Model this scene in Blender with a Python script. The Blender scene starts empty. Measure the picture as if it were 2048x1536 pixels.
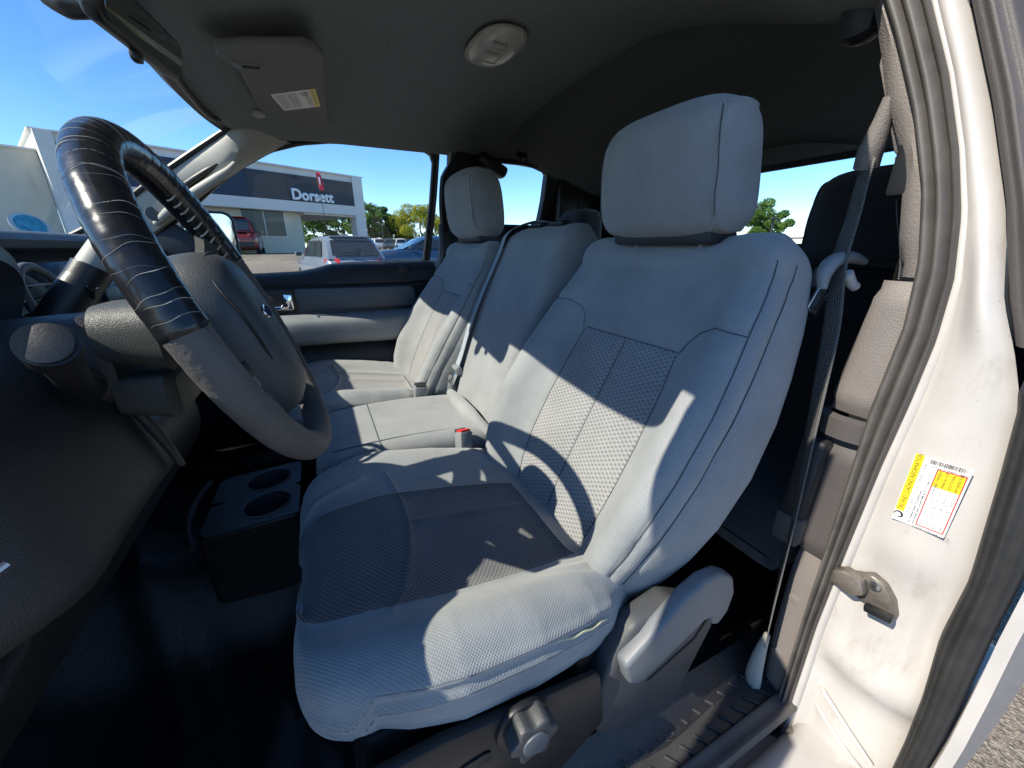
import bpy, bmesh, math, random
import numpy as np
from mathutils import Vector, Matrix
random.seed(7); RNG = np.random.default_rng(7)
# world axes: x to the truck's rear, y from driver to passenger side, z up; metres; asphalt near the truck at z = 0
SC = bpy.context.scene
COL = SC.collection
R = math.radians
# ------------------------------------------------------------------ camera
CAM_POS = Vector((0.0, -0.97, 1.36)); YAW, PITCH = R(26), R(19.52)
cd = bpy.data.cameras.new('camera'); cam = bpy.data.objects.new('camera', cd); COL.objects.link(cam)
fw = Vector((math.sin(YAW) * math.cos(PITCH), math.cos(YAW) * math.cos(PITCH), -math.sin(PITCH)))
rt = Vector((math.cos(YAW), -math.sin(YAW), 0)); up = rt.cross(fw)
cam.matrix_world = Matrix(((rt.x, up.x, -fw.x, CAM_POS.x), (rt.y, up.y, -fw.y, CAM_POS.y), (rt.z, up.z, -fw.z, CAM_POS.z), (0, 0, 0, 1)))
cd.sensor_width = 36; cd.lens = 770 / 2048 * 36; cd.clip_start = 0.01; cd.clip_end = 2000
SC.camera = cam
# ------------------------------------------------------------------ light
SUN_EL, SUN_AZ = R(43), R(2.5)          # light travels to +x (from the truck's front), SUN_AZ turns it towards +y
sl = bpy.data.lights.new('sun', 'SUN'); so = bpy.data.objects.new('sun', sl); COL.objects.link(so)
sdir = Vector((math.cos(SUN_EL) * math.cos(SUN_AZ), math.cos(SUN_EL) * math.sin(SUN_AZ), -math.sin(SUN_EL)))
so.rotation_euler = sdir.to_track_quat('-Z', 'Y').to_euler()
so.location = (-20, 0, 30)
sl.energy = 4.1; sl.angle = R(0.5); sl.color = (1.0, 0.93, 0.80)
w = bpy.data.worlds.new('World'); SC.world = w; w.use_nodes = True
nt = w.node_tree; sky = nt.nodes.new('ShaderNodeTexSky'); sky.sky_type = 'NISHITA'; sky.sun_disc = False
sky.sun_elevation = SUN_EL; sky.sun_rotation = math.atan2(-sdir.x, -sdir.y)
sky.air_density = 0.75; sky.dust_density = 0.1; sky.ozone_density = 4.0
bg = nt.nodes['Background']; bg.inputs['Strength'].default_value = 0.14
hs_ = nt.nodes.new('ShaderNodeHueSaturation'); hs_.inputs['Saturation'].default_value = 1.18
nt.links.new(sky.outputs[0], hs_.inputs['Color']); nt.links.new(hs_.outputs[0], bg.inputs[0])
SC.view_settings.view_transform = 'Standard'; SC.view_settings.look = 'None'
SC.view_settings.exposure = 1.0; SC.view_settings.gamma = 1.0; SC.view_settings.use_curve_mapping = False
SC.cycles.use_denoising = True; SC.render.image_settings.color_mode = 'RGB'
SC.cycles.max_bounces = 8; SC.cycles.diffuse_bounces = 5; SC.cycles.transparent_max_bounces = 16
SC.cycles.sample_clamp_indirect = 6.0; SC.cycles.caustics_reflective = False; SC.cycles.caustics_refractive = False

# ------------------------------------------------------------------ materials
def nodes(name):
    m = bpy.data.materials.new(name); m.use_nodes = True
    t = m.node_tree; b = t.nodes['Principled BSDF']
    return m, t, b
def N(t, kind, **kw):
    n = t.nodes.new(kind)
    for k, v in kw.items():
        if k in n.inputs: n.inputs[k].default_value = v
        else: setattr(n, k, v)
    return n
def math_n(t, op, a, b=None):
    n = t.nodes.new('ShaderNodeMath'); n.operation = op
    for i, v in enumerate((a, b)):
        if v is None: continue
        if hasattr(v, 'node'): t.links.new(v, n.inputs[i])
        else: n.inputs[i].default_value = v
    return n.outputs[0]
def ramp(t, fac, c0, c1, p0=0.0, p1=1.0):
    r = t.nodes.new('ShaderNodeValToRGB'); e = r.color_ramp.elements
    e[0].position, e[1].position = p0, p1; e[0].color, e[1].color = (*c0, 1), (*c1, 1)
    t.links.new(fac, r.inputs[0]); return r.outputs[0]
def coords(t, which='Object', scale=(1, 1, 1)):
    tc = t.nodes.new('ShaderNodeTexCoord'); mp = t.nodes.new('ShaderNodeMapping')
    mp.inputs['Scale'].default_value = scale; t.links.new(tc.outputs[which], mp.inputs[0]); return mp.outputs[0]
def sc3(c, k): return tuple(min(1, v * k) for v in c)
def plain(name, col, rough=0.5, metal=0.0, var=0.12, vscale=9.0, bump=0.0, bscale=300.0, bkind='noise', coat=0.0, spec=None, detail=5):
    """base colour with mottled wear and a grain bump"""
    m, t, b = nodes(name); co = coords(t)
    n = N(t, 'ShaderNodeTexNoise', Scale=vscale, Detail=detail, Roughness=0.6); t.links.new(co, n.inputs['Vector'])
    t.links.new(ramp(t, n.outputs[0], sc3(col, 1 - var), sc3(col, 1 + var), 0.3, 0.7), b.inputs['Base Color'])
    n2 = N(t, 'ShaderNodeTexNoise', Scale=vscale * 4, Detail=4); t.links.new(co, n2.inputs['Vector'])
    rr = math_n(t, 'MULTIPLY_ADD', n2.outputs[0], 0.22); rr.node.inputs[2].default_value = rough - 0.11
    t.links.new(rr, b.inputs['Roughness']); b.inputs['Metallic'].default_value = metal
    if coat: b.inputs['Coat Weight'].default_value = coat; b.inputs['Coat Roughness'].default_value = 0.06
    if spec is not None: b.inputs['Specular IOR Level'].default_value = spec
    if bump:
        if bkind == 'leather':
            v = N(t, 'ShaderNodeTexVoronoi', Scale=bscale, feature='DISTANCE_TO_EDGE'); t.links.new(co, v.inputs['Vector'])
            h = math_n(t, 'MINIMUM', v.outputs['Distance'], 0.18)
        else:
            v = N(t, 'ShaderNodeTexNoise', Scale=bscale, Detail=3); t.links.new(co, v.inputs['Vector']); h = v.outputs[0]
        bp = N(t, 'ShaderNodeBump', Strength=bump, Distance=0.0014); t.links.new(h, bp.inputs['Height']); t.links.new(bp.outputs[0], b.inputs['Normal'])
    return m
def fabric(name, col, pu, pv, depth, contrast=0.35, rough=0.92, stain=0.12, stain_col=None):
    """woven cloth: staggered bumps in the UV map (metres)"""
    m, t, b = nodes(name)
    uv = t.nodes.new('ShaderNodeUVMap'); uv.uv_map = 'cloth'; sx = t.nodes.new('ShaderNodeSeparateXYZ'); t.links.new(uv.outputs[0], sx.inputs[0])
    co = coords(t)
    wob = N(t, 'ShaderNodeTexNoise', Scale=60, Detail=2); t.links.new(co, wob.inputs['Vector'])
    wv = math_n(t, 'MULTIPLY_ADD', wob.outputs[0], 0.5); 
    su = math_n(t, 'SINE', math_n(t, 'MULTIPLY', sx.outputs[0], 2 * math.pi / pu))
    sv = math_n(t, 'SINE', math_n(t, 'MULTIPLY', sx.outputs[1], 2 * math.pi / pv))
    pr = math_n(t, 'MULTIPLY', su, sv)
    h = math_n(t, 'MULTIPLY_ADD', pr, 0.5); h.node.inputs[2].default_value = 0.5
    big = N(t, 'ShaderNodeTexNoise', Scale=7, Detail=6, Roughness=0.65); t.links.new(co, big.inputs['Vector'])
    sc = stain_col or sc3(col, 1 - 2.2 * stain)
    c0 = ramp(t, big.outputs[0], sc, sc3(col, 1 + stain * .5), 0.28, 0.62)
    mx = t.nodes.new('ShaderNodeMix'); mx.data_type = 'RGBA'; mx.blend_type = 'MULTIPLY'; mx.inputs[0].default_value = contrast
    t.links.new(c0, mx.inputs[6]); t.links.new(ramp(t, h, (0.25, 0.25, 0.27), (1, 1, 1), 0.12, 0.6), mx.inputs[7])
    t.links.new(mx.outputs[2], b.inputs['Base Color'])
    b.inputs['Roughness'].default_value = rough; b.inputs['Specular IOR Level'].default_value = 0.2
    b.inputs['Sheen Weight'].default_value = 0.25; b.inputs['Sheen Roughness'].default_value = 0.6
    bp = N(t, 'ShaderNodeBump', Strength=0.8, Distance=depth); t.links.new(h, bp.inputs['Height'])
    n3 = N(t, 'ShaderNodeTexNoise', Scale=26, Detail=3); t.links.new(co, n3.inputs['Vector'])
    bp2 = N(t, 'ShaderNodeBump', Strength=0.25, Distance=0.006); t.links.new(n3.outputs[0], bp2.inputs['Height']); t.links.new(bp.outputs[0], bp2.inputs['Normal'])
    t.links.new(bp2.outputs[0], b.inputs['Normal'])
    return m
def glass(name, tint=(0.93, 0.97, 0.95), refl=0.03, gloss=0.02, dust=0.008, fres=.35):
    """thin pane: mostly see-through, a little mirror reflection, a film of dust"""
    m, t, b = nodes(name); out = t.nodes['Material Output']; t.nodes.remove(b)
    tr = N(t, 'ShaderNodeBsdfTransparent', Color=(*tint, 1)); gl = N(t, 'ShaderNodeBsdfGlossy', Roughness=gloss)
    lw = N(t, 'ShaderNodeLayerWeight', Blend=0.25)
    f = math_n(t, 'MULTIPLY_ADD', lw.outputs['Fresnel'], fres); f.node.inputs[2].default_value = refl
    mx = t.nodes.new('ShaderNodeMixShader'); t.links.new(f, mx.inputs[0]); t.links.new(tr.outputs[0], mx.inputs[1]); t.links.new(gl.outputs[0], mx.inputs[2])
    df = N(t, 'ShaderNodeBsdfDiffuse', Color=(0.8, 0.8, 0.78, 1)); co = coords(t)
    n = N(t, 'ShaderNodeTexNoise', Scale=5, Detail=8, Roughness=0.7); t.links.new(co, n.inputs['Vector'])
    d = math_n(t, 'MULTIPLY', n.outputs[0], dust); m2 = t.nodes.new('ShaderNodeMixShader')
    t.links.new(d, m2.inputs[0]); t.links.new(mx.outputs[0], m2.inputs[1]); t.links.new(df.outputs[0], m2.inputs[2]); t.links.new(m2.outputs[0], out.inputs[0])
    return m
M = {}
GREY = (0.272, 0.280, 0.280)
M['cloth'] = fabric('seat_cloth', GREY, 0.0041, 0.0041, 0.0006, 0.36, stain=0.10)
M['cloth_insert'] = fabric('insert_cloth', (0.285, 0.28, 0.275), 0.0150, 0.0086, 0.0022, 0.6, stain=0.09)
M['cloth_worn'] = fabric('worn_cushion_cloth', (0.115, 0.112, 0.118), 0.0096, 0.0070, 0.0014, 0.55, stain=0.14, stain_col=(0.075, 0.072, 0.08))
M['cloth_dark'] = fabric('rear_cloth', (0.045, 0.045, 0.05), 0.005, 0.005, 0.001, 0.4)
M['vinyl_grey'] = plain('grey_vinyl', (0.17, 0.18, 0.19), 0.55, bump=0.35, bscale=420, bkind='leather')
M['plastic_grey'] = plain('grey_plastic', (0.20, 0.215, 0.225), 0.5, bump=0.15, bscale=700)
M['plastic_slate'] = plain('slate_plastic', (0.085, 0.10, 0.115), 0.5, bump=0.15, bscale=700)
M['plastic_cover'] = plain('charcoal_seat_plastic', (0.052, 0.053, 0.056), 0.5, bump=0.3, bscale=600)
M['plastic_lever'] = plain('blue_grey_lever_plastic', (0.135, 0.145, 0.155), 0.48, bump=0.2, bscale=700)
M['hub'] = plain('hub_plastic', (0.050, 0.056, 0.062), 0.52, bump=0.3, bscale=600)
M['stitch'] = plain('dark_thread', (0.05, 0.052, 0.058), 0.8, var=0.1)
M['plastic_dark'] = plain('dark_plastic', (0.020, 0.020, 0.021), 0.5, bump=0.7, bscale=420, bkind='leather', var=.2, vscale=14)
M['plastic_black'] = plain('black_plastic', (0.012, 0.012, 0.013), 0.42, bump=0.12, bscale=500)
M['plastic_char'] = plain('charcoal_grained_plastic', (0.062, 0.061, 0.054), 0.5, bump=0.6, bscale=480, bkind='leather')
M['trim_taupe'] = plain('taupe_grained_trim', (0.170, 0.150, 0.138), 0.62, bump=0.9, bscale=260, bkind='leather', var=0.08)
M['trim_taupe_dark'] = plain('taupe_dark_trim', (0.070, 0.062, 0.060), 0.58, bump=0.35, bscale=380, bkind='leather', var=0.08)
M['pillar'] = plain('pillar_plastic', (0.36, 0.35, 0.31), 0.55, bump=0.12, bscale=900, var=0.06)
M['headliner'] = plain('headliner_cloth', (0.215, 0.235, 0.23), 0.97, bump=0.6, bscale=520, var=0.16, vscale=260, spec=0.1, detail=2)
M['visor'] = plain('visor_cloth', (0.22, 0.215, 0.21), 0.95, bump=0.3, bscale=800, var=0.05, spec=0.1)
M['vinyl_floor'] = plain('black_vinyl_floor', (0.011, 0.010, 0.011), 0.38, bump=1.0, bscale=330, bkind='leather', var=0.4, vscale=9, spec=.6)
M['mat'] = plain('rubber_sill_mat', (0.035, 0.034, 0.034), 0.6, bump=0.1, bscale=500, var=0.3, vscale=5)
M['rubber'] = plain('weatherstrip_rubber', (0.085, 0.077, 0.070), 0.62, var=0.28, vscale=16, bump=0.2, bscale=120)
M['rubber_black'] = plain('black_rubber', (0.02, 0.02, 0.02), 0.55, var=0.3, vscale=20, bump=0.2, bscale=200)
M['paint'] = plain('white_paint', (0.46, 0.435, 0.41), 0.36, var=0.09, vscale=7, coat=0.3, detail=9)
M['metal'] = plain('bare_metal', (0.55, 0.55, 0.54), 0.3, metal=1.0, var=0.15)
M['metal_brown'] = plain('worn_latch_metal', (0.20, 0.175, 0.15), 0.45, metal=0.6, var=0.3, vscale=40)
M['chrome'] = plain('chrome', (0.85, 0.85, 0.86), 0.06, metal=1.0, var=0.02)
M['belt'] = None
M['red'] = plain('red_plastic', (0.75, 0.02, 0.02), 0.35, var=0.05)
M['white'] = plain('white_plastic', (0.75, 0.75, 0.73), 0.4, var=0.03)
M['leather'] = plain('worn_grey_leather', (0.085, 0.080, 0.076), 0.7, bump=0.8, bscale=150, var=0.22, vscale=22)
M['tape'] = plain('black_vinyl_tape', (0.014, 0.014, 0.016), 0.24, var=0.3, vscale=30, bump=0.25, bscale=45)
M['tape_edge'] = plain('frayed_tape_edge', (0.46, 0.43, 0.36), 0.7, var=0.4, vscale=60)
def jamb_paint():
    m = M['paint'].copy(); m.name = 'grimy_white_paint'; t = m.node_tree; b = t.nodes['Principled BSDF']; src = b.inputs['Base Color'].links[0].from_socket
    co = coords(t, scale=(1, 1, .35)); n = N(t, 'ShaderNodeTexNoise', Scale=24, Detail=9, Roughness=.75); t.links.new(co, n.inputs['Vector']); g = ramp(t, n.outputs[0], (.52, .46, .40), (1, 1, 1), .30, .46)
    v = N(t, 'ShaderNodeTexVoronoi', Scale=55); t.links.new(coords(t), v.inputs['Vector']); sp = ramp(t, v.outputs['Distance'], (.30, .27, .24), (1, 1, 1), .035, .07)
    for c in (g, sp):
        mx = t.nodes.new('ShaderNodeMix'); mx.data_type = 'RGBA'; mx.blend_type = 'MULTIPLY'; mx.inputs[0].default_value = .38; t.links.new(src, mx.inputs[6]); t.links.new(c, mx.inputs[7]); src = mx.outputs[2]
    t.links.new(src, b.inputs['Base Color']); return m
M['jamb'] = jamb_paint()
M['glass'] = glass('window_glass'); M['windshield'] = glass('windshield_glass', (0.95, 0.98, 0.97), 0.010, 0.05, 0.035, .10)
# ------------------------------------------------------------------ helpers
def link(name, me, mat, parent=None, sharp=40, smooth=True):
    if mat is not None and not me.materials: me.materials.append(M[mat] if isinstance(mat, str) else mat)
    if smooth:
        me.polygons.foreach_set('use_smooth', [True] * len(me.polygons)); me.set_sharp_from_angle(angle=R(sharp))
    o = bpy.data.objects.new(name, me); COL.objects.link(o)
    if parent is not None: o.parent = parent; o.matrix_parent_inverse = parent.matrix_world.inverted()
    return o
def tag(o, label, cat, group=None):
    o['label'] = label; o['category'] = cat
    if group: o['group'] = group
    return o
def struct(o, kind='structure'): o['kind'] = kind; return o
def thing(name, label, cat, loc=(0, 0, 0), group=None):
    o = bpy.data.objects.new(name, None); COL.objects.link(o); o.location = loc; o.empty_display_size = 0.05
    o.matrix_world = Matrix.Translation(loc)
    return tag(o, label, cat, group)
def pydata(name, v, f, mat, parent=None, **k):
    me = bpy.data.meshes.new(name); me.from_pydata([tuple(map(float, p)) for p in v], [], f); me.update()
    return link(name, me, mat, parent, **k)
def cat_rom(pts, n):
    """smooth curve through the points, n samples"""
    P = np.array(pts, float); d = np.r_[0, np.cumsum(np.linalg.norm(np.diff(P, axis=0), axis=1) + 1e-9)]; t = np.linspace(0, d[-1], n)
    Q = np.vstack([2 * P[0] - P[1], P, 2 * P[-1] - P[-2]]); out = []
    for s in t:
        i = min(max(int(np.searchsorted(d, s, 'right')) - 1, 0), len(P) - 2); u = (s - d[i]) / (d[i + 1] - d[i])
        a, b, c, e = Q[i], Q[i + 1], Q[i + 2], Q[i + 3]
        out.append(0.5 * (2 * b + (c - a) * u + (2 * a - 5 * b + 4 * c - e) * u * u + (3 * b - a - 3 * c + e) * u ** 3))
    return np.array(out)
def lin(pts, n):
    P = np.array(pts, float); d = np.r_[0, np.cumsum(np.linalg.norm(np.diff(P, axis=0), axis=1))]; t = np.linspace(0, d[-1], n)
    return np.stack([np.interp(t, d, P[:, k]) for k in range(P.shape[1])], 1)
def grid(name, G, mat, parent=None, closed=False, caps=False, flip=False, **k):
    """mesh from a grid of points G[i][j]; closed joins the last j to the first"""
    G = np.asarray(G, float); a, b = G.shape[:2]; f = []
    for i in range(a - 1):
        for j in range(b if closed else b - 1):
            j2 = (j + 1) % b; q = (i * b + j, i * b + j2, (i + 1) * b + j2, (i + 1) * b + j)
            f.append(q[::-1] if flip else q)
    if caps: f += [tuple(range(b))[::-1 if not flip else 1], tuple(range((a - 1) * b, a * b))[::1 if not flip else -1]]
    return pydata(name, G.reshape(-1, 3), f, mat, parent, **k)
def tube(name, pts, r, mat, parent=None, n=10, smooth_n=0, flat=1.0, closed=False, **k):
    P = cat_rom(pts, smooth_n) if smooth_n else np.array(pts, float); m = len(P)
    rr = np.interp(np.linspace(0, 1, m), np.linspace(0, 1, len(r)), r) if hasattr(r, '__len__') else np.full(m, r)
    T = np.gradient(P, axis=0) if not closed else np.roll(P, -1, 0) - np.roll(P, 1, 0)
    T /= np.linalg.norm(T, axis=1)[:, None]
    a = np.array([0, 0, 1.0]) if abs(T[0][2]) < 0.9 else np.array([1.0, 0, 0]); u = np.cross(T[0], a); u /= np.linalg.norm(u); G = []
    for i in range(m):
        u = u - T[i] * (u @ T[i]); u /= np.linalg.norm(u); v = np.cross(T[i], u)
        G.append([P[i] + rr[i] * (math.cos(t) * u + math.sin(t) * v * flat) for t in np.linspace(0, 2 * math.pi, n, endpoint=False)])
    if closed: G.append(G[0])
    return grid(name, G, mat, parent, closed=True, caps=not closed, **k)
def bm_obj(name, bm, mat, parent=None, **k):
    bmesh.ops.recalc_face_normals(bm, faces=bm.faces); me = bpy.data.meshes.new(name); bm.to_mesh(me); bm.free(); return link(name, me, mat, parent, **k)
def box(name, c, s, mat, parent=None, bev=0.0, rot=None, seg=2, taper=None, **k):
    """bevelled box; rot = Euler degrees; taper = (x, y) scale of the top face"""
    bm = bmesh.new(); bmesh.ops.create_cube(bm, size=1)
    for v in bm.verts:
        if taper and v.co.z > 0: v.co.x *= taper[0]; v.co.y *= taper[1]
        v.co = Vector((v.co.x * s[0], v.co.y * s[1], v.co.z * s[2]))
    if bev: bmesh.ops.bevel(bm, geom=bm.edges[:], offset=bev, segments=seg, profile=0.5, affect='EDGES', clamp_overlap=True)
    mt = Matrix.Translation(c)
    if rot is not None: mt = mt @ Matrix([list(r) for r in np.array(rot)]).to_4x4() if np.ndim(rot) == 2 else mt @ (Matrix.Rotation(R(rot[2]), 4, 'Z') @ Matrix.Rotation(R(rot[1]), 4, 'Y') @ Matrix.Rotation(R(rot[0]), 4, 'X'))
    bmesh.ops.transform(bm, matrix=mt, verts=bm.verts); return bm_obj(name, bm, mat, parent, **k)
def prism(name, poly, o, e1, e2, e3, depth, mat, parent=None, bev=0.0, seg=2, **k):
    """2-D outline in the plane (e1, e2) at o, pushed depth along e3, edges bevelled"""
    o, e1, e2, e3 = (np.array(v, float) for v in (o, e1, e2, e3)); bm = bmesh.new()
    vs = [bm.verts.new(o + e1 * a + e2 * b) for a, b in poly]; f = bm.faces.new(vs)
    ex = bmesh.ops.extrude_face_region(bm, geom=[f]); nv = [g for g in ex['geom'] if isinstance(g, bmesh.types.BMVert)]
    bmesh.ops.translate(bm, verts=nv, vec=e3 * depth)
    if bev:
        bm.normal_update(); bmesh.ops.recalc_face_normals(bm, faces=bm.faces)
        es = [e for e in bm.edges if len(e.link_faces) == 2 and e.calc_face_angle(0) > 0.5]
        bmesh.ops.bevel(bm, geom=es, offset=bev, segments=seg, profile=0.5, affect='EDGES', clamp_overlap=True)
    return bm_obj(name, bm, mat, parent, **k)
X3, Y3, Z3 = (1, 0, 0), (0, 1, 0), (0, 0, 1)
def rrect(w, h, r, n=5, cx=0, cy=0):
    out = []
    for sx, sy, a0 in ((1, 1, 0), (-1, 1, 90), (-1, -1, 180), (1, -1, 270)):
        for i in range(n + 1):
            a = R(a0 + 90 * i / n); out.append((cx + sx * (w / 2 - r) + r * math.cos(a), cy + sy * (h / 2 - r) + r * math.sin(a)))
    return out
def disc(name, c, axis, r, depth, mat, parent=None, n=28, bev=0.0, **k):
    a = np.array(axis, float); a /= np.linalg.norm(a); h = np.array([0, 0, 1.0]) if abs(a[2]) < 0.9 else np.array([1.0, 0, 0])
    u = np.cross(a, h); u /= np.linalg.norm(u); v = np.cross(a, u)
    return prism(name, [(r * math.cos(t), r * math.sin(t)) for t in np.linspace(0, 2 * math.pi, n, endpoint=False)], c, u, v, a, depth, mat, parent, bev, **k)
def ring_wall(name, inner, outer, mat, parent=None, thick=None, direction=(0, 1, 0), **k):
    """panel with an opening: two loops with the same number of points, optional depth"""
    A, B = np.array(inner, float), np.array(outer, float)
    if thick is None: return grid(name, np.stack([A, B]).transpose(0, 1, 2), mat, parent, closed=True, **k)
    d = np.array(direction, float) * thick
    return grid(name, np.stack([A + d, A, B, B + d, A + d]), mat, parent, closed=True, **k)
def text_mesh(name, s, size, loc, ex, ey, mat, parent=None, depth=0.0, align='LEFT', xs=1.0):
    c = bpy.data.curves.new('lettering', 'FONT'); c.body = s; c.size = size; c.align_x = align; c.align_y = 'BOTTOM_BASELINE'; c.extrude = depth / 2; c.resolution_u = 3
    o = bpy.data.objects.new('lettering', c); COL.objects.link(o); dg = bpy.context.evaluated_depsgraph_get()
    me = bpy.data.meshes.new_from_object(o.evaluated_get(dg)); bpy.data.objects.remove(o); bpy.data.curves.remove(c)
    ex, ey = Vector(ex).normalized(), Vector(ey).normalized(); ez = ex.cross(ey); ex = ex * xs
    me.transform(Matrix(((ex.x, ey.x, ez.x, loc[0]), (ex.y, ey.y, ez.y, loc[1]), (ex.z, ey.z, ez.z, loc[2]), (0, 0, 0, 1))))
    return link(name, me, mat, parent, smooth=False)
def interp(z, tab, col):
    return float(np.interp(z, [t[0] for t in tab], [t[col] for t in tab]))
def smoothstep(a, b, x):
    t = np.clip((x - a) / (b - a), 0, 1); return t * t * (3 - 2 * t)
def seg_dist(P, poly):
    """distance from the points P[...,2] to a polyline"""
    best = np.full(P.shape[:-1], 9.0)
    for (a, b) in zip(poly[:-1], poly[1:]):
        a, b = np.array(a), np.array(b); d = b - a; t = np.clip(((P - a) @ d) / max(d @ d, 1e-12), 0, 1)
        best = np.minimum(best, np.linalg.norm(P - (a + t[..., None] * d), axis=-1))
    return best
def split_sheet(G, UV, region, names, mats, parents, closed=True, wrap=0.0):
    """cuts one sewn surface into its panels; region[i][j] says which panel a face belongs to"""
    a, b = G.shape[:2]; out = {}
    nj = b if closed else b - 1
    flat = G.reshape(-1, 3)
    for r in sorted(set(region.flatten().tolist())):
        f = []; fu = []
        for i in range(a - 1):
            for j in range(nj):
                if region[i, j] != r: continue
                j2 = (j + 1) % b; f.append((i * b + j, i * b + j2, (i + 1) * b + j2, (i + 1) * b + j))
                u2 = UV[i, j2, 0] if j2 else UV[i, j, 0] + wrap; u3 = UV[i + 1, j2, 0] if j2 else UV[i + 1, j, 0] + wrap
                fu.append([(UV[i, j, 0], UV[i, j, 1]), (u2, UV[i, j2, 1]), (u3, UV[i + 1, j2, 1]), (UV[i + 1, j, 0], UV[i + 1, j, 1])])
        used = sorted({k for q in f for k in q}); ix = {k: n for n, k in enumerate(used)}
        me = bpy.data.meshes.new(names[r]); me.from_pydata([tuple(flat[k]) for k in used], [], [tuple(ix[k] for k in q) for q in f]); me.update()
        ul = me.uv_layers.new(name='cloth'); ul.data.foreach_set('uv', np.array(fu).reshape(-1))
        p = parents[r]; p = out[p] if isinstance(p, int) else p
        out[r] = link(names[r], me, mats[r], p, sharp=75)
    return out
# ------------------------------------------------------------------ seats
def closed_ring(ctrl, n):
    P = np.array(ctrl, float); Q = np.vstack([P[-2:-1], P, P[1:2]])      # first == last
    d = np.r_[0, np.cumsum(np.linalg.norm(np.diff(P, axis=0), axis=1))]; t = np.linspace(0, d[-1], n, endpoint=False); out = []
    for s in t:
        i = min(int(np.searchsorted(d, s, 'right')) - 1, len(P) - 2); u = (s - d[i]) / (d[i + 1] - d[i]); a, b, c, e = Q[i], Q[i + 1], Q[i + 2], Q[i + 3]
        out.append(0.5 * (2 * b + (c - a) * u + (2 * a - 5 * b + 4 * c - e) * u * u + (3 * b - a - 3 * c + e) * u ** 3))
    return np.array(out)
def mirror_ctrl(half):
    """half profile from the back centre round one side to the front centre -> closed control loop"""
    return list(half) + [(-a, b) for a, b in half[-2::-1]]
def normals(G):
    du = np.roll(G, -1, 1) - np.roll(G, 1, 1); dv = np.gradient(G, axis=0); n = np.cross(du, dv); l = np.linalg.norm(n, axis=-1, keepdims=True)
    return n / np.maximum(l, 1e-9)
def puff(G, UV, seams, depth=0.0035, width=0.0045, bulge=0.006, reach=0.03):
    d = np.full(G.shape[:2], 9.0)
    for s in seams: d = np.minimum(d, seg_dist(UV, s))
    n = normals(G); k = -depth * np.exp(-(d / width) ** 2) + bulge * (1 - np.exp(-d / reach)) - bulge
    return G + n * k[..., None]
def stitch(G2, UV, qs, seams, parent, r=.0008, lift=.0006):
    """thread sewn along the seams: seams are in cloth coordinates, laid back on the surface"""
    nn = normals(G2)
    for sm in seams:
        pts = []
        for p, q in lin(sm, max(8, int(sum(math.dist(a, b) for a, b in zip(sm[:-1], sm[1:])) / .007))):
            f = float(np.interp(q, *(qs if qs[0][0] < qs[0][-1] else (qs[0][::-1], qs[1][::-1])))); i = min(max(int(f), 0), len(G2) - 2); t = f - i
            def row(k):
                jx = float(np.interp(p, UV[k, :, 0], np.arange(UV.shape[1]))); j = min(int(jx), UV.shape[1] - 2); w_ = jx - j
                return (G2[k, j] * (1 - w_) + G2[k, j + 1] * w_) + (nn[k, j] * (1 - w_) + nn[k, j + 1] * w_) * lift
            pts.append(row(i) * (1 - t) + row(i + 1) * t)
        if len(pts) > 2: tube('stitching', pts, r, 'stitch', parent, n=5)
BACK = [(0.800, 0.320, 0.190, 0.150, 0.030), (0.86, 0.333, 0.222, 0.160, 0.046), (0.92, 0.356, 0.248, 0.165, 0.060), (0.98, 0.384, 0.264, 0.165, 0.066), (1.06, 0.425, 0.273, 0.160, 0.064),
        (1.14, 0.468, 0.270, 0.150, 0.054), (1.20, 0.500, 0.261, 0.142, 0.042), (1.26, 0.530, 0.250, 0.132, 0.030), (1.30, 0.552, 0.240, 0.122, 0.020), (1.325, 0.564, 0.232, 0.114, 0.016)]
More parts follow.
